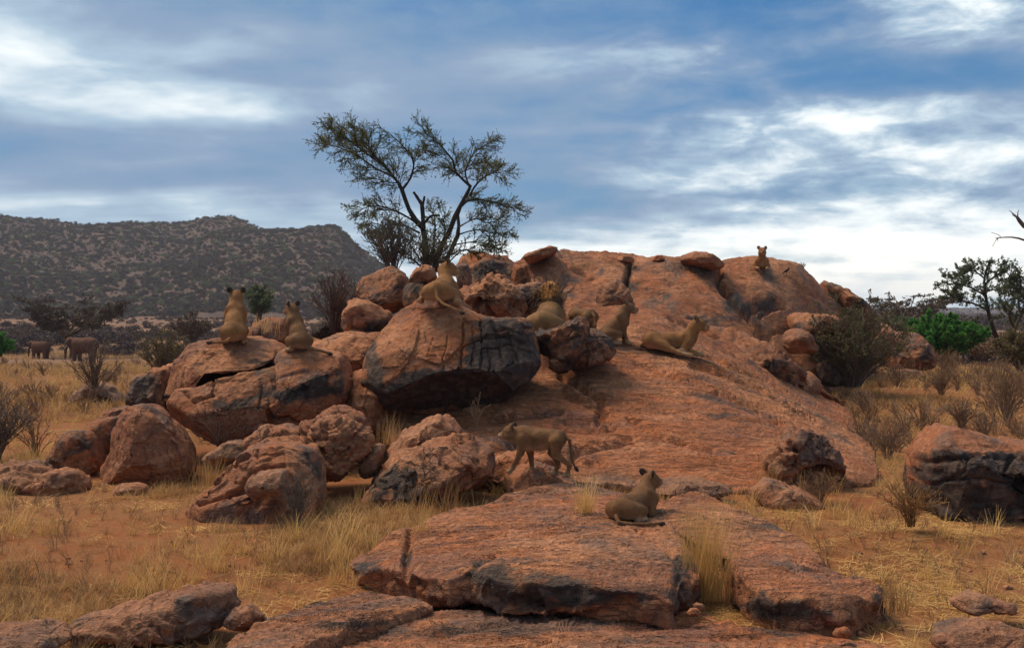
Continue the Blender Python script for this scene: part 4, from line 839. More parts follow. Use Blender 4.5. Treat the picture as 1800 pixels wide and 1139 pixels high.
def animal(name, label, cat, prims, loc, theta, scale, h, mat=M_COAT, pitch=0, roll=0, group='lions on the rocks', nz=0.006, fur=0):
    V, Q, C = sdf_mesh(prims, h, nz, 9.0)
    if fur:
        nrm = vnormals(V, Q); g = np.random.default_rng(int(abs(loc[0]) * 100))
        # countershading of the coat: greyer along the back, pale under the belly; faint spots and streaks of a young coat
        up = nrm[:, 2]; lum = C.max(1) > .1
        k = np.where(lum, sst(-.15, -.85, up), 0)[:, None]; C = C + (np.array(PALE) - C) * k * .65
        C = C * np.where(lum, 1 - .22 * sst(.3, 1, up) + .20 * fbm(V * 7, 3, 5) , 1)[:, None]
        pick = g.choice(len(V), fur); n = nrm[pick]; d = np.array([-.9, 0, -.35]) + g.normal(0, .25, (fur, 3)); d -= n * (d * n).sum(1)[:, None]; d = d / (np.linalg.norm(d, axis=1)[:, None] + 1e-9) + n * .28
        L = g.uniform(.022, .042, fur)[:, None]; s = np.cross(d, n); s = s / (np.linalg.norm(s, axis=1)[:, None] + 1e-9) * .0055; b = V[pick] - n * .004
        hv = np.stack([b - s, b + s, b + d * L], 1).reshape(-1, 3); hc_ = np.repeat(C[pick] * g.uniform(.55, 1.5, (fur, 1)), 3, 0); f3 = np.arange(3 * fur).reshape(-1, 3) + len(V)
        V = np.concatenate([V, hv]); C = np.concatenate([C, hc_]); Q = [Q, f3]
    o = mk(name, V * scale, Q, mat, attrs={'coat': C}); o.location = tuple(float(c) for c in loc)
    o.rotation_euler = Matrix(rotm(theta, pitch, roll).tolist()).to_euler()
    return tag(o, label, cat, group, 'thing')
def lion(label, pose, px, py, theta, scale, sink=.015, pitch=0, roll=0, at=None, coat=COAT, h=.019, **kw):
    p = hit(px, py) if at is None else np.array(at)
    P, hc, R, nb = lion_prims(pose, coat=coat, **kw)
    loc = p - np.array([0, 0, sink])
    return animal('lion', label, 'lion', P, loc, R_(theta), scale, h, pitch=pitch, roll=roll, fur=6000), (loc, hc, R, nb, scale)

lion('big tawny lioness sitting with her back turned on the long orange top slab', 'sit', 412, 602, 97, .93, sink=.03, yaw=.1, tail=[(-.40, .02, .14), (-.52, .10, .07), (-.62, .24, .05), (-.66, .38, .045)])
lion('smaller cub sitting turned away on the stained block, head to the side', 'sit', 523, 613, 126, .80, sink=.05, yaw=.25, coat=GREY, tail=[(-.42, 0, .14), (-.52, -.10, .06), (-.60, -.30, .03), (-.70, -.46, -.03)])
lion('lioness lying on the very top of the cracked boulder, tail hanging down', 'lie', 777, 532, 82, .98, sink=.02, yaw=-.9, splay=.08, neckdrop=.0, tail=[(-.66, -.02, .26), (-.74, -.06, .10), (-.84, -.18, .0), (-.94, -.36, -.07), (-1.02, -.56, -.16)])
m4, (l4, hc4, R4, nb4, s4) = lion('male lion with a golden-brown mane lying behind the jagged dark block', 'lie', 0, 0, 78, 1.25, at=(W(962, 586, 25.0)), yaw=-1.2, pitch=R_(4), coat=(.26, .125, .045), neckdrop=.06, splay=.02)
lion('cub standing rump to the viewer close to the face of the male lion', 'walk', 0, 0, 112, .78, at=W(1024, 600, 25.6), yaw=.5, neckdrop=.28, coat=GREY)
lion('slender cub sitting upright in profile beside the male lion', 'sit', 1080, 603, 8, .86, sink=.03, yaw=-.15, pitch=-.02, coat=GREY, neckdrop=.05)
lion('lioness lying in profile on the open slope, both hind legs stretched out', 'roll', 1178, 618, 2, .97, sink=.03, roll=R_(5), yaw=-.12, pitch=R_(-6), tail=[(-.6, .1, .14), (-.66, .2, .08), (-.5, .34, .05), (-.3, .4, .05)])
lion('lion peering over the skyline from the right dome of the ridge', 'lie', 1338, 471, -98, .95, sink=.08, yaw=.1, neckdrop=.02, tail=[(-.6, 0, .2), (-.8, .1, .1), (-.9, .2, .1)])
lion('cub walking left across the foot of the great dome', 'walk', 948, 832, 162, .76, sink=.03, yaw=.1, neckdrop=.08, coat=GREY, stride=.02, xs=.78)
lion('young lion lying with its back turned on the foreground slab', 'lie', 1116, 906, 54, .74, sink=.04, yaw=-.35, neckdrop=.10, coat=GREY, tail=[(-.66, 0, .14), (-.76, -.12, .06), (-.70, -.34, .045), (-.52, -.56, .045), (-.38, -.70, .045)])

def mane():
    """the male's ruff: a shaggy collar round head and neck with locks of hair, one part of the lion"""
    L = []; G1, G2 = (.36, .150, .036), (.085, .038, .017)
    hc, R, nb = hc4, R4, nb4
    H = lambda v: hc + R @ np.array(v)
    for a, r, c in (((-.02, 0, .10), .15, G1), ((-.10, .09, .02), .16, G2), ((-.10, -.09, .02), .15, G1), ((-.03, .10, -.12), .13, G2), ((-.03, -.10, -.12), .13, G1), ((.03, 0, -.20), .12, G2), ((-.16, 0, .0), .18, G2)):
        L.append(('e', H(a), (r, r * .9, r), R, .06, c))
    L.append(('c', hc + R @ np.array((-.15, 0, -.1)), nb + np.array((.04, 0, .0)), .19, .20, .06, G2))
    L.append(('c', H((.0, 0, -.2)), nb + np.array((.08, 0, -.14)), .13, .15, .06, G2))
    V, Q, C = sdf_mesh(L, .018, .05, 7.0)
    nrm = vnormals(V, Q); g = np.random.default_rng(5); pick = g.choice(len(V), 1500)
    hv, hf, hcx = [], [], []; n0 = len(V)
    for i in pick:
        n = nrm[i]; d = n * .5 + np.array((-.15, 0, -.55)) + g.normal(0, .22, 3); d /= np.linalg.norm(d); ln = g.uniform(.06, .15); sd_ = np.cross(d, n); sd_ = sd_ / (np.linalg.norm(sd_) + 1e-9) * .010
        b = V[i] - n * .01; hv += [b - sd_, b + sd_, b + d * ln]; k = n0 + len(hv) - 3; hf.append((k, k + 1, k + 2)); hcx += [C[i] * g.uniform(.7, 1.4)] * 3
    V2 = np.concatenate([V, hv]) * s4; C2 = np.concatenate([C, hcx])
    mk('mane', V2, [Q, np.array(hf)], M_COAT, parent=m4, attrs={'coat': C2})
mane()

def elephant_prims():
    L = []; c = (0.115, 0.050, 0.030)
    def cap(a, b, ra, rb, k=.15, col=c): L.append(('c', np.array(a, float), np.array(b, float), ra, rb, k, col))
    cap((-.95, 0, 1.65), (.55, 0, 1.72), .62, .66, .3); cap((-.3, 0, 1.42), (.3, 0, 1.40), .58, .58, .3); cap((-1.0, 0, 1.85), (-.5, 0, 1.95), .45, .45, .3)
    for x, dx in ((.62, .08), (-1.0, -.05)):
        for s in (1, -1):
            cap((x, .34 * s, 1.3), (x + dx * s, .34 * s, .65), .30, .21); cap((x + dx * s, .34 * s, .65), (x + dx * s * 1.4, .34 * s, .12), .20, .20, .08)
    cap((.8, 0, 1.9), (1.3, 0, 1.95), .42, .40, .2); L.append(('e', np.array((1.38, 0, 2.0)), (.40, .36, .44), np.eye(3), .15, c))
    for s in (1, -1):
        L.append(('e', np.array((1.08, .44 * s, 1.82)), (.34, .05, .48), rotm(.55 * s, 0, .12 * s), .06, (0.085, 0.038, 0.024)))
        cap((1.60, .16 * s, 1.62), (1.86, .18 * s, 1.34), .045, .025, .03, (.5, .46, .36))
    tr = [(1.62, 0, 1.9), (1.78, 0, 1.5), (1.84, .02, 1.0), (1.82, .03, .55), (1.92, .03, .25)]
    for i in range(4): cap(tr[i], tr[i + 1], .22 - .045 * i, .18 - .04 * i, .06)
    tl = [(-1.55, 0, 1.9), (-1.66, 0, 1.5), (-1.66, .03, .95)]
    for i in range(2): cap(tl[i], tl[i + 1], .06, .04, .05)
    return L
for lab, px, py, Y, th, sc in (('red-dusted elephant walking left beside the flat-topped acacia', 146, 633, 104, 172, .93), ('smaller elephant farther left, facing away from the flat-topped acacia', 70, 628, 108, 160, .72)):
    x = (px - CX) / F * Y
    animal('elephant', lab, 'elephant', elephant_prims(), (x, Y, float(ground_z(np.array([x]), np.array([Y]))[0]) - .05), R_(th), sc, .055, M_HIDE, group='elephants on the plain', nz=.012)

def bird():
    p = hit(1383, 484)
    if p is None: return
    c = (.012, .012, .014); L = [('c', np.array((-.05, 0, .12)), np.array((.04, 0, .17)), .035, .035, .03, c), ('e', np.array((.065, 0, .21)), (.026, .022, .024), np.eye(3), .02, c), ('c', np.array((.08, 0, .21)), np.array((.12, 0, .205)), .009, .004, .01, c),
         ('c', np.array((-.07, 0, .11)), np.array((-.17, 0, .05)), .02, .010, .02, c), ('c', np.array((0, .015, .12)), np.array((.0, .02, 0)), .006, .006, .01, c), ('c', np.array((0, -.015, .12)), np.array((.0, -.02, 0)), .006, .006, .01, c)]
    animal('bird', 'small black bird perched on the right dome of the ridge', 'bird', L, p, R_(20), 1.2, .006, group=None, nz=0)
bird()
# ------------------------------------------------------------------ plants
def tubes(paths, sides=4):
    """paths: list of (points (n,3), radii (n,)) -> vertices, quads; paths of one length are swept together"""
    by = {}
    for P, r in paths: by.setdefault(len(P), []).append((P, r))
    an = np.linspace(0, 2 * math.pi, sides, endpoint=False); ca, sa = np.cos(an)[None, None, :, None], np.sin(an)[None, None, :, None]
    Vs, Qs, n0 = [], [], 0
    for n, lst in by.items():
        P = np.array([p for p, _ in lst], float); r = np.array([q for _, q in lst], float); m = len(P)
        d = np.gradient(P, axis=1); d /= np.linalg.norm(d, axis=2)[..., None] + 1e-9
        up = np.where((np.abs(d[:, :1, 2:]) < .9), np.array([.31, .17, .93]), np.array([1., .1, 0])); up = np.broadcast_to(up, d.shape)
        a = np.cross(d, up); a /= np.linalg.norm(a, axis=2)[..., None] + 1e-9; b = np.cross(d, a)
        Vs.append((P[:, :, None] + (a[:, :, None] * ca + b[:, :, None] * sa) * r[:, :, None, None]).reshape(-1, 3))
        Qs.append((grid_faces(n, sides, True)[None] + (np.arange(m) * n * sides)[:, None, None]).reshape(-1, 4) + n0); n0 += m * n * sides
    return np.concatenate(Vs), np.concatenate(Qs)
def leafquads(P, D, size, g, aspect=.45):
    """small leaf faces at points P pointing about D"""
    P = np.asarray(P); n = len(P); D = np.asarray(D) + g.normal(0, .6, (n, 3)); D /= np.linalg.norm(D, axis=1)[:, None] + 1e-9
    s = np.cross(D, g.normal(0, 1, (n, 3))); s /= np.linalg.norm(s, axis=1)[:, None] + 1e-9
    L = (size * g.uniform(.6, 1.4, n))[:, None]; w = L * aspect
    V = np.stack([P, P + D * L * .5 + s * w * .5, P + D * L, P + D * L * .5 - s * w * .5], 1).reshape(-1, 3)
    return V, np.arange(4 * n).reshape(n, 4)
def curve_pts(ctrl, n):
    C = np.asarray(ctrl, float); m = len(C); t = np.linspace(0, m - 1, n); i = np.minimum(t.astype(int), m - 2); u = (t - i)[:, None]
    p0, p1, p2, p3 = C[np.maximum(i - 1, 0)], C[i], C[i + 1], C[np.minimum(i + 2, m - 1)]
    return 0.5 * (2 * p1 + (p2 - p0) * u + (2 * p0 - 5 * p1 + 4 * p2 - p3) * u ** 2 + (3 * p1 - p0 - 3 * p2 + p3) * u ** 3)
def unit(v):
    l = math.sqrt(v[0] * v[0] + v[1] * v[1] + v[2] * v[2]) + 1e-9; return (v[0] / l, v[1] / l, v[2] / l)
def sprout(paths, P, r, g, n, t0, ln, ang, depth, leafP, leafD, lpt, upb=.15, flat=0.0, rmin=.004, droop=0.0):
    """side twigs off the path P; the last order carries leaves"""
    P = [tuple(p) for p in P]; m = 3; ga = random.Random(int(g.integers(1 << 30))); N_ = ga.gauss
    for k in range(n):
        t = t0 + (1 - t0) * (k + ga.random()) / n; f = t * (len(P) - 1); i = min(int(f), len(P) - 2); a_, b_ = P[i], P[i + 1]; w = f - i
        p = tuple(a_[c] + (b_[c] - a_[c]) * w for c in range(3)); d = unit((b_[0] - a_[0], b_[1] - a_[1], b_[2] - a_[2]))
        q = (N_(0, 1), N_(0, 1), N_(0, 1)); o = unit((d[1] * q[2] - d[2] * q[1], d[2] * q[0] - d[0] * q[2], d[0] * q[1] - d[1] * q[0]))
        a = ang * ga.uniform(.6, 1.3); ca, sa = math.cos(a), math.sin(a)
        v = unit((d[0] * ca + o[0] * sa, d[1] * ca + o[1] * sa, (d[2] * ca + o[2] * sa + upb) * (1 - flat)))
        L = ln * ga.uniform(.55, 1.25) * (1.15 - .45 * t) / m; q = [p]
        for j in range(m):
            v = unit((v[0] + N_(0, .24), v[1] + N_(0, .24), v[2] + N_(0, .24) * (1 - flat) - droop)); p = (p[0] + v[0] * L, p[1] + v[1] * L, p[2] + v[2] * L); q.append(p)
        r0 = max(rmin * 1.3, min(r * .5, r * .62 * (1 - t * .5))); rr = [r0 + (rmin - r0) * j / m for j in range(m + 1)]
        paths.append((q, rr))
        if depth > 0: sprout(paths, q, r0, g, max(2, int(n * .7)), .2, ln * .52, ang, depth - 1, leafP, leafD, lpt, upb, flat, rmin, droop)
        if depth <= 1:
            nodes = [ga.uniform(.15, 1) for _ in range(4)]
            for j in range(lpt if depth == 0 else lpt // 2):
                f = max(.02, min(1, ga.choice(nodes) + N_(0, .045))) * m; i = min(int(f), m - 1); u = f - i; leafP.append(tuple(q[i][c] + (q[i + 1][c] - q[i][c]) * u for c in range(3))); leafD.append(tuple(q[i + 1][c] - q[i][c] for c in range(3)))
def plant(name, label, cat, base, paths, leafP, leafD, leaf, size, bark, lmat, g, sides=4, wood='trunk', crown='crown', group=None, aspect=.45):
    root = empty(name, base, label, cat, group)
    b = np.asarray(base)
    thick = [p for p in paths if p[1][0] > .03]; thin = [p for p in paths if p[1][0] <= .03]
    Vs, Qs, n0 = [], [], 0
    for lst, sd_ in ((thick, 7), (thin, sides)):
        if lst: V, Q = tubes(lst, sd_); Vs.append(V); Qs.append(Q + n0); n0 += len(V)
    mk(wood, np.concatenate(Vs) - b, np.concatenate(Qs), bark, parent=root)
    if len(leafP) and leaf:
        V, Q = leafquads(np.array(leafP), np.array(leafD), size, g, aspect); mk(crown, V - b, Q, lmat, parent=root, smooth=False)
    return root

def acacia():
    g = np.random.default_rng(7); Y0 = 33.0
    base = W(757, 474, Y0); base[2] -= .35
    def limb(pts, r0, r1, dep=0.0, n=14):
        C = []
        for k, (x, y) in enumerate(pts): C.append(W(x, y, Y0 + dep * (k / (len(pts) - 1)) ** 1.2 + g.normal(0, .06)))
        P = curve_pts(C, n); return P, np.linspace(r0, r1, n)
    limbs = [  # traced limbs: points, base radius, tip radius, depth, first leafy fraction, twigs, twig length
        ([(752, 480), (747, 430), (744, 403), (725, 381), (713, 353), (705, 330), (694, 314), (669, 285), (635, 252), (600, 222)], .15, .016, .9, .52, 17, .72),
        ([(708, 332), (722, 312), (727, 283), (711, 260), (684, 234)], .055, .012, -.7, .25, 11, .60),
        ([(690, 310), (660, 296), (625, 272), (590, 258), (566, 254)], .05, .010, 1.6, .2, 16, .60), ([(672, 290), (640, 268), (605, 240), (582, 224)], .04, .009, -1.3, .2, 14, .55), ([(668, 285), (650, 262), (645, 240), (622, 225)], .03, .008, -1.0, .1, 10, .5),
        ([(700, 322), (680, 320), (650, 312), (632, 308)], .03, .008, -1.4, .2, 9, .5), ([(727, 285), (742, 272), (752, 262)], .03, .009, .8, .1, 9, .5),
        ([(744, 403), (742, 364), (735, 350), (727, 338)], .10, .05, .2, 2, 0, 0), ([(742, 366), (745, 352), (746, 346)], .06, .04, -.1, 2, 0, 0), ([(746, 392), (758, 380), (773, 379)], .06, .04, -.2, 2, 0, 0),
        ([(764, 478), (772, 440), (789, 409), (803, 373), (820, 342), (826, 325), (803, 308), (795, 280), (770, 252), (745, 232)], .13, .012, -.8, .6, 15, .62),
        ([(826, 330), (818, 300), (835, 268), (862, 250)], .045, .010, .9, .15, 12, .58), ([(826, 345), (837, 325), (862, 306), (888, 305)], .05, .010, -.8, .3, 11, .52), ([(803, 308), (830, 295), (850, 285), (872, 290)], .03, .009, 1.5, .2, 10, .5),
        ([(776, 478), (790, 445), (806, 409), (806, 370), (831, 350), (874, 358), (908, 368)], .12, .010, 1.0, .55, 14, .55),
        ([(806, 412), (838, 404), (868, 410), (896, 408)], .04, .010, -1.2, .35, 9, .45), ([(806, 400), (835, 385), (858, 392), (880, 385)], .04, .009, 1.5, .2, 12, .5), ([(800, 430), (835, 425), (858, 432), (878, 440)], .035, .009, -.6, .2, 12, .5),
        ([(733, 392), (697, 372), (660, 362), (628, 370)], .05, .010, -1.0, .3, 13, .52), ([(738, 410), (705, 395), (672, 396), (645, 388)], .045, .010, 1.2, .2, 13, .55), ([(744, 430), (715, 420), (690, 412), (668, 415)], .035, .009, -.5, .2, 12, .5),
        ([(750, 470), (762, 430), (765, 395), (760, 370)], .05, .012, .8, .3, 9, .45), ([(768, 470), (778, 430), (782, 400), (775, 372)], .04, .012, -.8, .3, 9, .45), ([(780, 470), (812, 440), (830, 445), (850, 456)], .04, .009, .3, .3, 9, .4)]
    paths, LP, LD = [], [], []
    for pts, r0, r1, dep, t0, n, ln in limbs:
        P, r = limb(pts, r0, r1, dep); r = r * (1 + .12 * np.sin(np.arange(len(r)) * 2.1)); paths.append((P, r * .72))
        if n: sprout(paths, P, .028, g, int(n * 1.6), t0, ln * 1.12, .66, 1, LP, LD, 12, .02, 0, .0035)
    plant('acacia_tree', 'sparse spreading acacia with two leaning crowns above the boulders', 'tree', base, paths, LP, LD, True, .038, M_BARK, M_LEAF, g, 3)
acacia()

def umbrella(label, px, py, Y, wpx, hpx, tpx, seed, leafn, lmat, bark, lsize=.35, rows=9, sub=5, group='flat-topped acacias'):
    """flat-topped acacia: base pixel, distance, crown width, crown height and trunk height in pixels"""
    g = np.random.default_rng(seed); m = Y / F; b = W(px, py, Y); paths, LP, LD = [], [], []
    fork = b + np.array([-.05 * wpx * m, 0, tpx * m]); paths.append((curve_pts([b - [0, 0, .3], b + [.1, 0, tpx * m * .5], fork], 6), np.linspace(.022, .017, 6) * wpx * m))
    for k in range(rows):
        a = 2 * math.pi * k / rows + g.normal(0, .2); R = wpx * m * .5 * g.uniform(.72, 1.0)
        tip = fork + np.array([R * math.cos(a) + .12 * wpx * m, R * .9 * math.sin(a), hpx * m * g.choice([.72, .88, .95])]); mid = fork * .5 + tip * .5 + np.array([0, 0, -.02 * hpx * m])
        P = curve_pts([fork, mid, tip], 8); paths.append((P, np.linspace(.010 * wpx * m, .03, 8)))
        sprout(paths, P, .06, g, sub * 2, .3, wpx * m * .16, .8, 1, LP, LD, leafn, .05, .80, .018)
    return plant('umbrella_acacia', label, 'tree', b, paths, LP, LD, leafn > 0, lsize, bark, lmat, g, 3, group=group)
umbrella('flat-topped brown acacia shading the elephants on the plain', 124, 632, 112, 178, 70, 38, 3, 12, M_UMBRELLA, M_TWIG, .20, 15)
umbrella('flat-topped leafless acacia beyond the squat boulder on the right', 1600, 590, 120, 150, 46, 24, 4, 8, M_UMBRELLA, M_TWIG, .20, 12)

def bushy_tree(label, limbs, Y, seed, lmat, lsize, lpt, n=9, ln=.5, bark=M_BARK, name='acacia_tree', upb=.15, depth=1, group='trees at the right edge', rmin=.012, dspread=.8):
    g = np.random.default_rng(seed); paths, LP, LD = [], [], []
    base = W(limbs[0][0][0][0], limbs[0][0][0][1], Y)
    for pts, r0, t0 in limbs:
        dep = g.normal(0, dspread); C = [W(x, y, Y + dep * k / (len(pts) - 1)) for k, (x, y) in enumerate(pts)]
        P = curve_pts(C, 10); paths.append((P, np.linspace(r0, max(rmin, r0 * .25), 10)))
        if n: sprout(paths, P, r0 * .5, g, n, t0, ln, .8, depth, LP, LD, lpt, upb, 0, rmin)
    return plant(name, label, 'tree', base, paths, LP, LD, lpt > 0, lsize, bark, lmat, g, 3, group=group)
bushy_tree('airy green tree with a bent trunk behind the bright green bush', [([(1756, 605), (1745, 575), (1737, 548), (1733, 520), (1730, 490), (1738, 462)], .14, .35), ([(1735, 545), (1715, 535), (1690, 528), (1672, 520)], .07, .35), ([(1733, 520), (1705, 505), (1684, 500), (1668, 492)], .06, .3),
            ([(1731, 500), (1750, 485), (1765, 478), (1778, 485)], .06, .2), ([(1734, 510), (1755, 508), (1772, 500), (1785, 505)], .05, .2), ([(1731, 490), (1715, 478), (1700, 476), (1690, 484)], .05, .2), ([(1750, 590), (1730, 580), (1712, 578), (1700, 585)], .05, .5)], 62, 31, M_FARGREEN, .11, 18, 12, .85)
bushy_tree('dark tree leaning in from the right edge of the picture', [([(1770, 610), (1780, 585), (1792, 560), (1805, 535), (1820, 500)], .14, .3), ([(1785, 580), (1775, 560), (1772, 540), (1765, 520)], .07, .2), ([(1795, 555), (1790, 530), (1795, 505), (1792, 480)], .07, .2), ([(1800, 540), (1830, 530), (1850, 510)], .06, .2)], 60, 32, M_FARGREEN, .11, 18, 12, .85)
bushy_tree('dead tree whose bare branch tips reach in at the upper right', [([(1990, 760), (1975, 640), (1950, 530), (1930, 450), (1900, 395), (1860, 370), (1815, 395), (1800, 398), (1792, 388), (1788, 382)], .16, .95), ([(1935, 470), (1890, 445), (1850, 432), (1810, 425), (1790, 419), (1772, 417), (1750, 419)], .05, .9), ([(1950, 520), (1990, 440), (2010, 380)], .09, .5), ([(1905, 400), (1920, 340), (1960, 300)], .06, .5), ([(1800, 398), (1808, 385), (1812, 372)], .016, .95)],
           30, 33, M_LEAF, .05, 0, 3, .35, M_TWIG, 'dead_tree', depth=0, rmin=.008, dspread=.3)

def shrub_parts(g, h, w, stems, lpt, n=5, ln=.32, depth=1, rmin=.004, r0=.016, upb=.35, lean=0):
    paths, LP, LD = [], [], []
    for k in range(stems):
        a = g.uniform(0, 2 * math.pi); s = math.sqrt(g.random()); tip = np.array([w * .5 * s * math.cos(a) + lean, w * .5 * s * math.sin(a), h * (1 - .45 * s * s) * g.uniform(.75, 1.05)])
        P = curve_pts([np.array([.08 * w * math.cos(a) * g.random(), .08 * w * math.sin(a) * g.random(), -.08]), tip * np.array([.35, .35, .45]) + g.normal(0, .03, 3) * h, tip], 6)
        paths.append((P, np.linspace(r0, rmin * 1.3, 6))); sprout(paths, P, r0 * .7, g, n, .25, ln * h, .6, depth, LP, LD, lpt, upb, 0, rmin)
    return paths, LP, LD
def shrub(label, px, py, Y, wpx, hpx, seed, bark, lmat=None, lsize=.05, lpt=0, stems=16, n=5, ln=.32, depth=1, rmin=.005, r0=.016, group='bushes among the rocks', name='shrub', aspect=.5, upb=.35, z=None):
    g = np.random.default_rng(seed); m = Y / F; p = W(px, py, Y)
    if z is not None: p[2] = z
    paths, LP, LD = shrub_parts(g, hpx * m, wpx * m, stems, lpt, n, ln, depth, rmin, r0, upb)
    return plant(name, label, 'bush', p, [(np.asarray(P) + p, r) for P, r in paths], [q + p for q in np.array(LP).reshape(-1, 3)], LD, lpt > 0, lsize, bark, lmat, g, 3, 'twigs', 'foliage', group, aspect)
shrub('large olive-green bush growing against the right end of the ridge', 1496, 676, 38.5, 215, 140, 41, M_TWIG, M_SHRUBLEAF, .075, 7, 64, 7, .26, 1, .008, .03)
shrub('dark olive bush left of the shoulder blocks', 292, 672, 34, 100, 88, 42, M_TWIG, M_SHRUBLEAF, .06, 5, 26, 6, .30, 1, .007, .022)
shrub('leafless grey bush growing on the humped rock on the plain', 168, 690, 36.5, 84, 78, 43, M_TWIG, stems=22, ln=.34, rmin=.007, r0=.022)
shrub('dry red-brown bush in front of the dark rounded boulder', 588, 580, 27, 100, 100, 44, M_REDTWIG, stems=30, n=6, ln=.3, rmin=.005, r0=.018)
shrub('dry twiggy bush cut by the left edge of the picture', -6, 800, 22.5, 110, 105, 45, M_TWIG, stems=34, n=6, ln=.3, rmin=.005, r0=.014)
shrub('thorny grey thicket at the left foot of the acacia', 690, 482, 31.5, 120, 95, 46, M_TWIG, M_LEAF, .05, 1, 34, 6, .32, 1, .006, .018)
shrub('tangle of dark twigs round the acacia trunk', 752, 478, 32, 130, 70, 47, M_TWIG, M_LEAF, .055, 2, 34, 6, .32, 1, .006, .018)
shrub('thin dry bush against the ridge wall above the male lion', 972, 545, 33, 80, 72, 48, M_TWIG, stems=26, n=4, ln=.28, rmin=.006, r0=.014)
shrub('low dark twiggy bush beside the crumbling pink rock', 522, 918, 15.6, 80, 82, 49, M_TWIG, stems=24, n=5, ln=.3, rmin=.003, r0=.007)
shrub('red-brown dry shrub in the hollow below the big lower block', 395, 792, 20.6, 150, 80, 50, M_REDTWIG, stems=30, n=5, ln=.3, rmin=.003, r0=.008)
shrub('small dry shrub beneath the crumpled brown rock', 1440, 878, 17.6, 80, 52, 51, M_FORB, stems=24, n=5, ln=.3, rmin=.003, r0=.006)
shrub('straw-coloured shrub at the left corner of the big right boulder', 1600, 915, 15.4, 110, 66, 52, M_STRAW, stems=34, n=5, ln=.32, rmin=.003, r0=.006)
shrub('grey dry shrub in the grass under the dome edge', 1560, 800, 23, 90, 60, 53, M_FORB, stems=26, n=5, ln=.32, rmin=.004, r0=.008)
shrub('grey leafless shrub on the grassy slope at the far right', 1770, 730, 28, 130, 90, 54, M_FORB, stems=34, n=5, ln=.32, rmin=.005, r0=.010)
shrub('dark green bush on the plain behind the sitting lioness', 455, 560, 95, 62, 52, 55, M_TWIG, M_FARGREEN, .22, 9, 24, 6, .3, 1, .015, .05)
shrub('round brown bush on the plain right of the flat-topped acacia', 340, 602, 85, 80, 46, 56, M_TWIG, M_SCRUB, .16, 5, 26, 6, .3, 1, .014, .04)
shrub('olive bush at the right edge beyond the straw', 1792, 650, 48, 90, 72, 57, M_TWIG, M_SHRUBLEAF, .10, 7, 26, 6, .3, 1, .01, .03)
shrub('brown thicket behind the bright green bush', 1725, 632, 70, 150, 44, 58, M_TWIG, M_FORB, .12, 4, 40, 6, .34, 1, .012, .03)
shrub('grey-green bush left of the bright green bush', 1575, 590, 78, 80, 34, 59, M_TWIG, M_FARGREEN, .16, 8, 24, 6, .3, 1, .012, .03)
shrub('fresh green bush at the very left edge of the plain', -8, 632, 80, 44, 42, 60, M_TWIG, M_GREEN, .16, 12, 24, 6, .3, 1, .012, .03, aspect=.7)
shrub('thin dry bush at the foot of the cracked boulder', 838, 745, 20.9, 40, 58, 61, M_FORB, stems=9, n=3, ln=.25, rmin=.003, r0=.006)
shrub('wispy dry plants on the skyline right of the peering lion', 1410, 476, 43.6, 24, 14, 62, M_FORB, stems=12, n=3, ln=.3, rmin=.006, r0=.01)
for k_, (lab, px_, py_, Y_, w_, h_) in enumerate((('low grey shrub in the straw below the olive bush', 1520, 718, 33, 70, 34), ('brown dry shrub midway between the olive bush and the right edge', 1655, 690, 38, 90, 44), ('tawny dry shrub behind the big dark right boulder', 1690, 745, 25, 80, 42),
        ('dark dry shrub beside the squat boulder', 1665, 655, 48, 70, 40), ('grey dry shrub above the big dark right boulder', 1760, 690, 36, 90, 46), ('low tangle of dry stems at the right foot of the dome', 1505, 790, 24, 60, 34))):
    shrub(lab, px_, py_, Y_, w_, h_, 70 + k_, M_FORB, stems=30, n=5, ln=.34, rmin=.005, r0=.010, group='dry shrubs in the straw on the right')
def green_bush():
    g = np.random.default_rng(63); Y = 58; m = Y / F; p = W(1655, 632, Y)
    paths, LP, LD = shrub_parts(g, 76 * m, 150 * m, 48, 16, 7, .24, 1, .012, .04)
    plant('green_bush', 'bright fresh green bush beyond the squat boulder', 'bush', p, [(np.asarray(P) + p, r) for P, r in paths], [q + p for q in np.array(LP).reshape(-1, 3)], LD, True, .15, M_TWIG, M_GREEN, g, 3, 'twigs', 'foliage', None, .75)
green_bush()

# ------------------------------------------------------------------ grass
def tuft_mesh(g, n, h, rad, wd, spread, seg=3, lie=0.0, droop=1.0):
    Vs, Qs = [], []; n0 = 0
    for k in range(n):
        a = g.uniform(0, 2 * math.pi); b = np.array([rad * g.normal(0, .6), rad * g.normal(0, .6), -.02]); L = h * g.uniform(.45, 1.1)
        d = np.array([math.cos(a), math.sin(a), 0]); s = np.array([-math.sin(a + g.normal(0, .6)), math.cos(a), 0]); s /= np.linalg.norm(s)
        q, v = b, np.array([d[0] * spread * g.uniform(.1, 1), d[1] * spread * g.uniform(.1, 1), 1.0 - lie]); v /= np.linalg.norm(v)
        pts = [q]
        for j in range(seg):
            v = v + d * .22 * droop * g.uniform(0, 1.2) + np.array([0, 0, -.12 * droop * (1 + lie)]); v /= np.linalg.norm(v); q = q + v * L / seg; pts.append(q)
        P = np.array(pts); P[:, 2] = np.maximum(P[:, 2], .004 if lie else -.05); w = wd * np.linspace(1, .15, seg + 1) * g.uniform(.7, 1.2)
        Vs.append(np.stack([P - s * w[:, None], P + s * w[:, None]], 1).reshape(-1, 3)); i = np.arange(seg) * 2 + n0
        Qs.append(np.stack([i, i + 1, i + 3, i + 2], 1)); n0 += 2 * (seg + 1)
    return np.concatenate(Vs), np.concatenate(Qs)
def proto_collection(name, meshes, mat):
    c = bpy.data.collections.new(name)
    for V, Q in meshes:
        o = mk(name, V, Q, mat, smooth=False); COL.objects.unlink(o); c.objects.link(o)
    return c
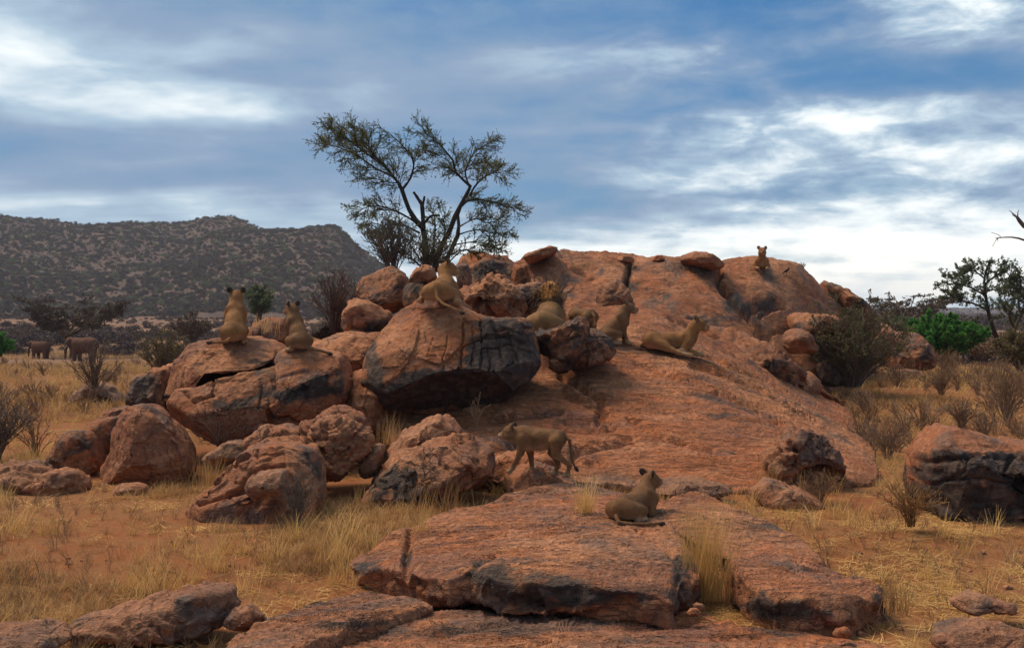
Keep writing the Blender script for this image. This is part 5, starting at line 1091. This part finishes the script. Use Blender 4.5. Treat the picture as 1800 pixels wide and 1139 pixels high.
def scatter(name, label, cat, P, scale, rot, col, sz=None):
    """one object: instances of the clumps of a collection on points"""
    me = bpy.data.meshes.new(name); me.vertices.add(len(P)); me.vertices.foreach_set('co', np.asarray(P, np.float32).ravel())
    sc = np.asarray(scale, np.float32); sc = np.stack([sc, sc, sc if sz is None else sz], 1).astype(np.float32)
    a = me.attributes.new('sc', 'FLOAT_VECTOR', 'POINT'); a.data.foreach_set('vector', sc.ravel())
    a = me.attributes.new('rt', 'FLOAT_VECTOR', 'POINT'); a.data.foreach_set('vector', np.asarray(rot, np.float32).ravel())
    o = bpy.data.objects.new(name, me); COL.objects.link(o)
    ng = bpy.data.node_groups.new(name, 'GeometryNodeTree'); ng.interface.new_socket('Geometry', in_out='INPUT', socket_type='NodeSocketGeometry'); ng.interface.new_socket('Geometry', in_out='OUTPUT', socket_type='NodeSocketGeometry')
    nd = ng.nodes.new; i, ou = nd('NodeGroupInput'), nd('NodeGroupOutput'); ip = nd('GeometryNodeInstanceOnPoints'); ci = nd('GeometryNodeCollectionInfo'); ci.inputs[0].default_value = col
    ci.inputs['Separate Children'].default_value = True; ci.inputs['Reset Children'].default_value = True; ip.inputs['Pick Instance'].default_value = True
    A = []
    for k in ('sc', 'rt'):
        n = nd('GeometryNodeInputNamedAttribute'); n.data_type = 'FLOAT_VECTOR'; n.inputs['Name'].default_value = k; A.append(n)
    er = nd('FunctionNodeEulerToRotation'); rv = nd('FunctionNodeRandomValue'); rv.data_type = 'INT'; rv.inputs[4].default_value = 0; rv.inputs[5].default_value = len(col.objects) - 1
    lk = ng.links.new; lk(i.outputs[0], ip.inputs['Points']); lk(ci.outputs[0], ip.inputs['Instance']); lk(A[0].outputs[0], ip.inputs['Scale']); lk(A[1].outputs[0], er.inputs[0]); lk(er.outputs[0], ip.inputs['Rotation'])
    lk(rv.outputs[2], ip.inputs['Instance Index']); lk(ip.outputs[0], ou.inputs[0])
    md = o.modifiers.new('scatter', 'NODES'); md.node_group = ng
    return tag(o, label, cat, None, 'stuff')
def clear_of_rocks(x, y):
    k = np.ones(len(x), bool)
    for P in FOOT:
        A = np.array([q[:2] for q in P]); m = (x > A[:, 0].min()) & (x < A[:, 0].max()) & (y > A[:, 1].min()) & (y < A[:, 1].max()) & k
        if m.any(): i = np.where(m)[0]; k[i[in_poly(x[i], y[i], A)]] = False
    return k
def logpoints(g, n, y0, y1, spread=.60):
    y = y0 * (y1 / y0) ** g.random(n); return y * g.uniform(-spread, spread, n), y
def build_grass():
    g = np.random.default_rng(99)
    straw = proto_collection('straw_clump', [tuft_mesh(g, 18, .27, .10, .0042, 1.0) for _ in range(6)], M_STRAW)
    litter = proto_collection('straw_litter', [tuft_mesh(g, 30, .30, .24, .0042, 1.4, 3, .85) for _ in range(4)], M_GOLD)
    forbs = []
    for k in range(4):
        paths, LP, LD = shrub_parts(g, .34, .34, 7, 0, 3, .3, 0, .0016, .003); forbs.append(tubes(paths, 3))
    forb = proto_collection('dead_stalk', forbs, M_FORB)
    farm = proto_collection('far_clump', [tuft_mesh(g, 22, .30, .34, .014, .9, 2) for _ in range(4)], M_STRAW)
    def place(n, y0, y1, dens, sc0, sc1, spread=.60):
        x, y = logpoints(g, n, y0, y1, spread); k = (g.random(n) < dens(x, y)) & clear_of_rocks(x, y); x, y = x[k], y[k]
        return np.stack([x, y, ground_z(x, y)], 1), g.uniform(sc0, sc1, len(x)), np.stack([g.normal(0, .08, len(x)), g.normal(0, .08, len(x)), g.uniform(0, 6.28, len(x))], 1)
    patch = lambda x, y: sst(-.35, .35, fbm2(x * .55, y * .55, 3, 31))
    right = lambda x, y: sst(.8, 2.5, x) * sst(20, 15, y)
    P, s, r = place(40000, 9.3, 70, lambda x, y: (.10 + .90 * patch(x, y)) * (1 - .62 * right(x, y)) * (1 - .6 * sst(12.6, 11, y)), .55, 1.25)
    s = s * (1 - .35 * right(P[:, 0], P[:, 1])) * (1 + .4 * sst(18, 40, P[:, 1]))
    scatter('dry_grass', 'golden dry grass covering the red earth round the rocks', 'grass', P, s, r, straw)
    tall = proto_collection('tall_straw', [tuft_mesh(g, 30, .44, .10, .0044, .45, 4, droop=.6) for _ in range(5)], M_GOLD)
    P, s, r = place(3600, 10.5, 60, lambda x, y: sst(.05, .45, fbm2(x * .7, y * .7, 3, 91)) * (.9 - .6 * right(x, y)), .6, 1.25)
    scatter('tall_straw', 'taller pale straw clumps standing in the dry grass', 'grass', P, s, r, tall)
    P, s, r = place(15000, 9.3, 45, lambda x, y: (.35 + .65 * right(x, y)) * (.2 + .8 * sst(-.25, .2, fbm2(x * .8, y * .8, 3, 92))), .6, 1.3)
    scatter('straw_litter', 'flattened straw and litter lying on the red earth', 'straw', P, s, r, litter)
    P, s, r = place(5000, 9.3, 80, lambda x, y: .12 + .88 * sst(.25, -.35, fbm2(x * .4, y * .4, 3, 77)), .3, .95)
    scatter('dead_stalks', 'brown dead stalks standing among the dry grass', 'dead plants', P, s * (1 + .5 * sst(20, 45, P[:, 1])), r, forb)
    P, s, r = place(14000, 34, 240, lambda x, y: .2 + .8 * sst(-.3, .3, fbm2(x * .06, y * .06, 3, 41)), .8, 1.6, .55)
    scatter('plain_grass', 'pale dry grass on the plain behind the rocks', 'grass', P, s * (1 + .5 * sst(60, 200, P[:, 1])), r, farm)
build_grass()
def build_pebbles():
    g = np.random.default_rng(55); c = bpy.data.collections.new('pebble')
    for k in range(5):
        th, ph = np.meshgrid(np.linspace(.05, math.pi - .05, 9), np.linspace(0, 2 * math.pi, 12, endpoint=False), indexing='ij')
        V = np.stack([np.sin(th) * np.cos(ph), np.sin(th) * np.sin(ph), np.cos(th) * .6], -1).reshape(-1, 3); V = V * (1 + .35 * fbm(V * 1.1, 2, k + 3))[:, None]; ck, _ = chips(V, .9, k); V = V * (1 + .15 * ck)[:, None]
        o = mk('pebble', V, grid_faces(9, 12, True)[:, ::-1], M_ROCK, smooth=False, attrs=dict(zip(('rock', 'varnish', 'joint', 'layer'), rock_colour(V * 3 + k * 9, np.full(len(V), -.2), np.full(len(V), .15 * k))))); COL.objects.unlink(o); c.objects.link(o)
    x, y = logpoints(g, 2600, 9.3, 40); k = clear_of_rocks(x, y) & (g.random(len(x)) < .15 + .85 * sst(0, .5, fbm2(x * .5, y * .5, 2, 66))); x, y = x[k], y[k]
    scatter('pebbles', 'small loose stones strewn over the red earth', 'stones', np.stack([x, y, ground_z(x, y)], 1), .012 + .055 * g.random(len(x)) ** 4, np.stack([g.normal(0, .3, len(x)), g.normal(0, .3, len(x)), g.uniform(0, 6.28, len(x))], 1), c)
build_pebbles()
def build_brush():
    g = np.random.default_rng(77); br = []
    for k in range(5):
        paths, LP, LD = shrub_parts(g, .75, 1.1, 16, 0, 5, .32, 0, .006, .010); br.append(tubes(paths, 3))
    col = proto_collection('brush_clump', br, M_FORB)
    x, y = logpoints(g, 1700, 22, 110); px = x / y * F + CX
    k = clear_of_rocks(x, y) & (g.random(len(x)) < sst(-.1, .4, fbm2(x * .18, y * .18, 3, 44))) & ~((px < 200) & (px > 30) & (y < 104) & (y > 84)) & (ground_z(x, y) < .5); x, y = x[k], y[k]
    scatter('dry_brush', 'grey-brown dry brush dotted over the straw in the middle distance', 'brush', np.stack([x, y, ground_z(x, y)], 1), .45 + .65 * g.random(len(x)) ** 1.5, np.stack([0 * x, 0 * x, g.uniform(0, 6.28, len(x))], 1), col)
build_brush()

def bush_blob(g, n, leaf):
    d = g.normal(0, 1, (n, 3)); d /= np.linalg.norm(d, axis=1)[:, None]; lob = 1 + .35 * fbm(d * 1.7, 2, g.integers(0, 90))
    P = d * (g.random(n) ** .35 * lob)[:, None] * np.array([1, 1, .62]) + np.array([0, 0, .45]); P = P[P[:, 2] > -.1]
    return leafquads(P, d[:len(P)], leaf, g, .8)
def build_scrub():
    g = np.random.default_rng(123)
    col = proto_collection('scrub_clump', [bush_blob(g, 300, .24) for _ in range(5)], M_SCRUB)
    colg = proto_collection('green_scrub', [bush_blob(g, 300, .24) for _ in range(3)], M_FARGREEN)
    n = 42000; px = g.uniform(-700, 860, n); y = g.uniform(440, 1000, n); x = (px - CX) / F * y
    z, t = hill_h(x, y); k = (t < 1.04) & (t > .0) & (g.random(n) < .68 + .32 * sst(-.35, .25, fbm2(x * .02, y * .02, 3, 6))); x, y, z = x[k], y[k], z[k]; n = len(x)
    P = np.stack([x, y, z], 1); s = .6 + 1.3 * g.random(n) ** 2.5; r = np.stack([0 * x, 0 * x, g.uniform(0, 6.28, n)], 1); gr = g.random(n) < .10
    scatter('hill_scrub', 'grey-brown thorn scrub covering the hillside', 'scrub', P[~gr], s[~gr], r[~gr], col)
    scatter('green_hill_scrub', 'scattered green bushes among the scrub of the hillside', 'scrub', P[gr], s[gr] * 1.1, r[gr], colg)
    n = 11000; y = 75 * (480 / 75) ** g.random(n); x = y * g.uniform(-.56, .56, n); ok = (~((x / y * F + CX < 300) & (y < 122))) & (g.random(n) < .15 + .85 * sst(-.2, .3, fbm2(x * .03, y * .03, 3, 16)) * sst(60, 150, y)) & (ground_z(x, y) < .6)
    x, y = x[ok], y[ok]; n = len(x); P = np.stack([x, y, ground_z(x, y) - .1], 1); s = .45 + 1.0 * g.random(n) ** 2; r = np.stack([0 * x, 0 * x, g.uniform(0, 6.28, n)], 1)
    scatter('plain_scrub', 'low grey-brown scrub dotted over the plain', 'scrub', P, s, r, col)
    n = 2500; px = g.uniform(1350, 2600, n); y = g.uniform(300, 2600, n); x = (px - CX) / F * y; z = ground_z(x, y); far = y > 1500
    z = np.where(far, -3 + 14 * np.sin(np.clip((y - 1500) / 2100 * 1.3, 0, 1) * 1.57), z)
    scatter('distant_bush', 'dark line of bush country along the horizon on the right', 'scrub', np.stack([x, y, z], 1), 1.5 + 2 * g.random(n), np.stack([0 * x, 0 * x, g.uniform(0, 6.28, n)], 1), col)
build_scrub()

# single tufts that stand out
def tuft(label, px, py, Y, hpx, wpx, n, seed, mat=M_GOLD, wd=.003, spread=.35, z=None, group='standing tufts of dry grass'):
    g = np.random.default_rng(seed); m = Y / F; p = W(px, py, Y)
    if z is not None: p[2] = z
    V, Q = tuft_mesh(g, n, hpx * m, wpx * m * .42, wd, spread, 5, droop=.35); o = mk('grass_tuft', V, Q, mat, smooth=False); o.location = tuple(p)
    return tag(o, label, 'grass', group, 'thing')
tuft('tall golden tuft of grass in the gap between the two foreground slabs', 1240, 1046, 12.75, 172, 80, 400, 1, wd=.0046, spread=.22)
tuft('golden tuft rooted in the foreground slab left of the lying lion', 1028, 905, 15.1, 84, 30, 110, 2, wd=.0046)
tuft('thin tuft sprouting from the crack at the left end of the slab', 738, 945, 14.3, 84, 24, 44, 3, wd=.004)
tuft('thick round tuft behind and between the two sitting lions', 463, 592, 25.4, 44, 44, 120, 4, wd=.005)
tuft('greenish-gold tuft in the hollow behind the pebbly boulder', 685, 778, 19.4, 62, 70, 90, 5, M_STRAW, .004)
tuft('tuft in front of the biggest broken rock of the heap', 770, 895, 16.6, 72, 110, 120, 6, M_STRAW, .0038)
tuft('tuft right of the thick dark-fronted slab', 1575, 1075, 11.7, 76, 60, 120, 7, M_STRAW, .003)
tuft('pale tuft in the shadow right of the smooth brown boulder', 368, 850, 18.5, 70, 60, 90, 8, M_STRAW, .004)
tuft('small tuft at the black-stained end of the broken rock', 636, 890, 16.9, 46, 40, 60, 9, M_STRAW, .0035)
tuft('tuft by the crumpled brown rock below the dome', 1352, 850, 18.6, 52, 50, 80, 10, M_STRAW, .0036)

# ------------------------------------------------------------------ the air
def haze():
    x, y0, y1, z0, z1 = 7000, -60, 4400, -8, 104
    V = np.array([(-x, y0, z0), (x, y0, z0), (x, y1, z0), (-x, y1, z0), (-x, y0, z1), (x, y0, z1), (x, y1, z1), (-x, y1, z1)], float)
    Q = np.array([(0, 3, 2, 1), (4, 5, 6, 7), (0, 1, 5, 4), (1, 2, 6, 5), (2, 3, 7, 6), (3, 0, 4, 7)])
    m = bpy.data.materials.new('air'); m.use_nodes = True; nt = m.node_tree; nt.nodes.clear(); o = node(nt, 'ShaderNodeOutputMaterial'); v = node(nt, 'ShaderNodeVolumePrincipled')
    v.inputs['Color'].default_value = (.86, .90, 1.0, 1); v.inputs['Density'].default_value = HAZE; nt.links.new(v.outputs[0], o.inputs['Volume'])
    tag(mk('haze', V, Q, m, smooth=False), 'thin pale haze in the air over the plain', 'haze', None, 'stuff')
HAZE = 0.00015
haze()
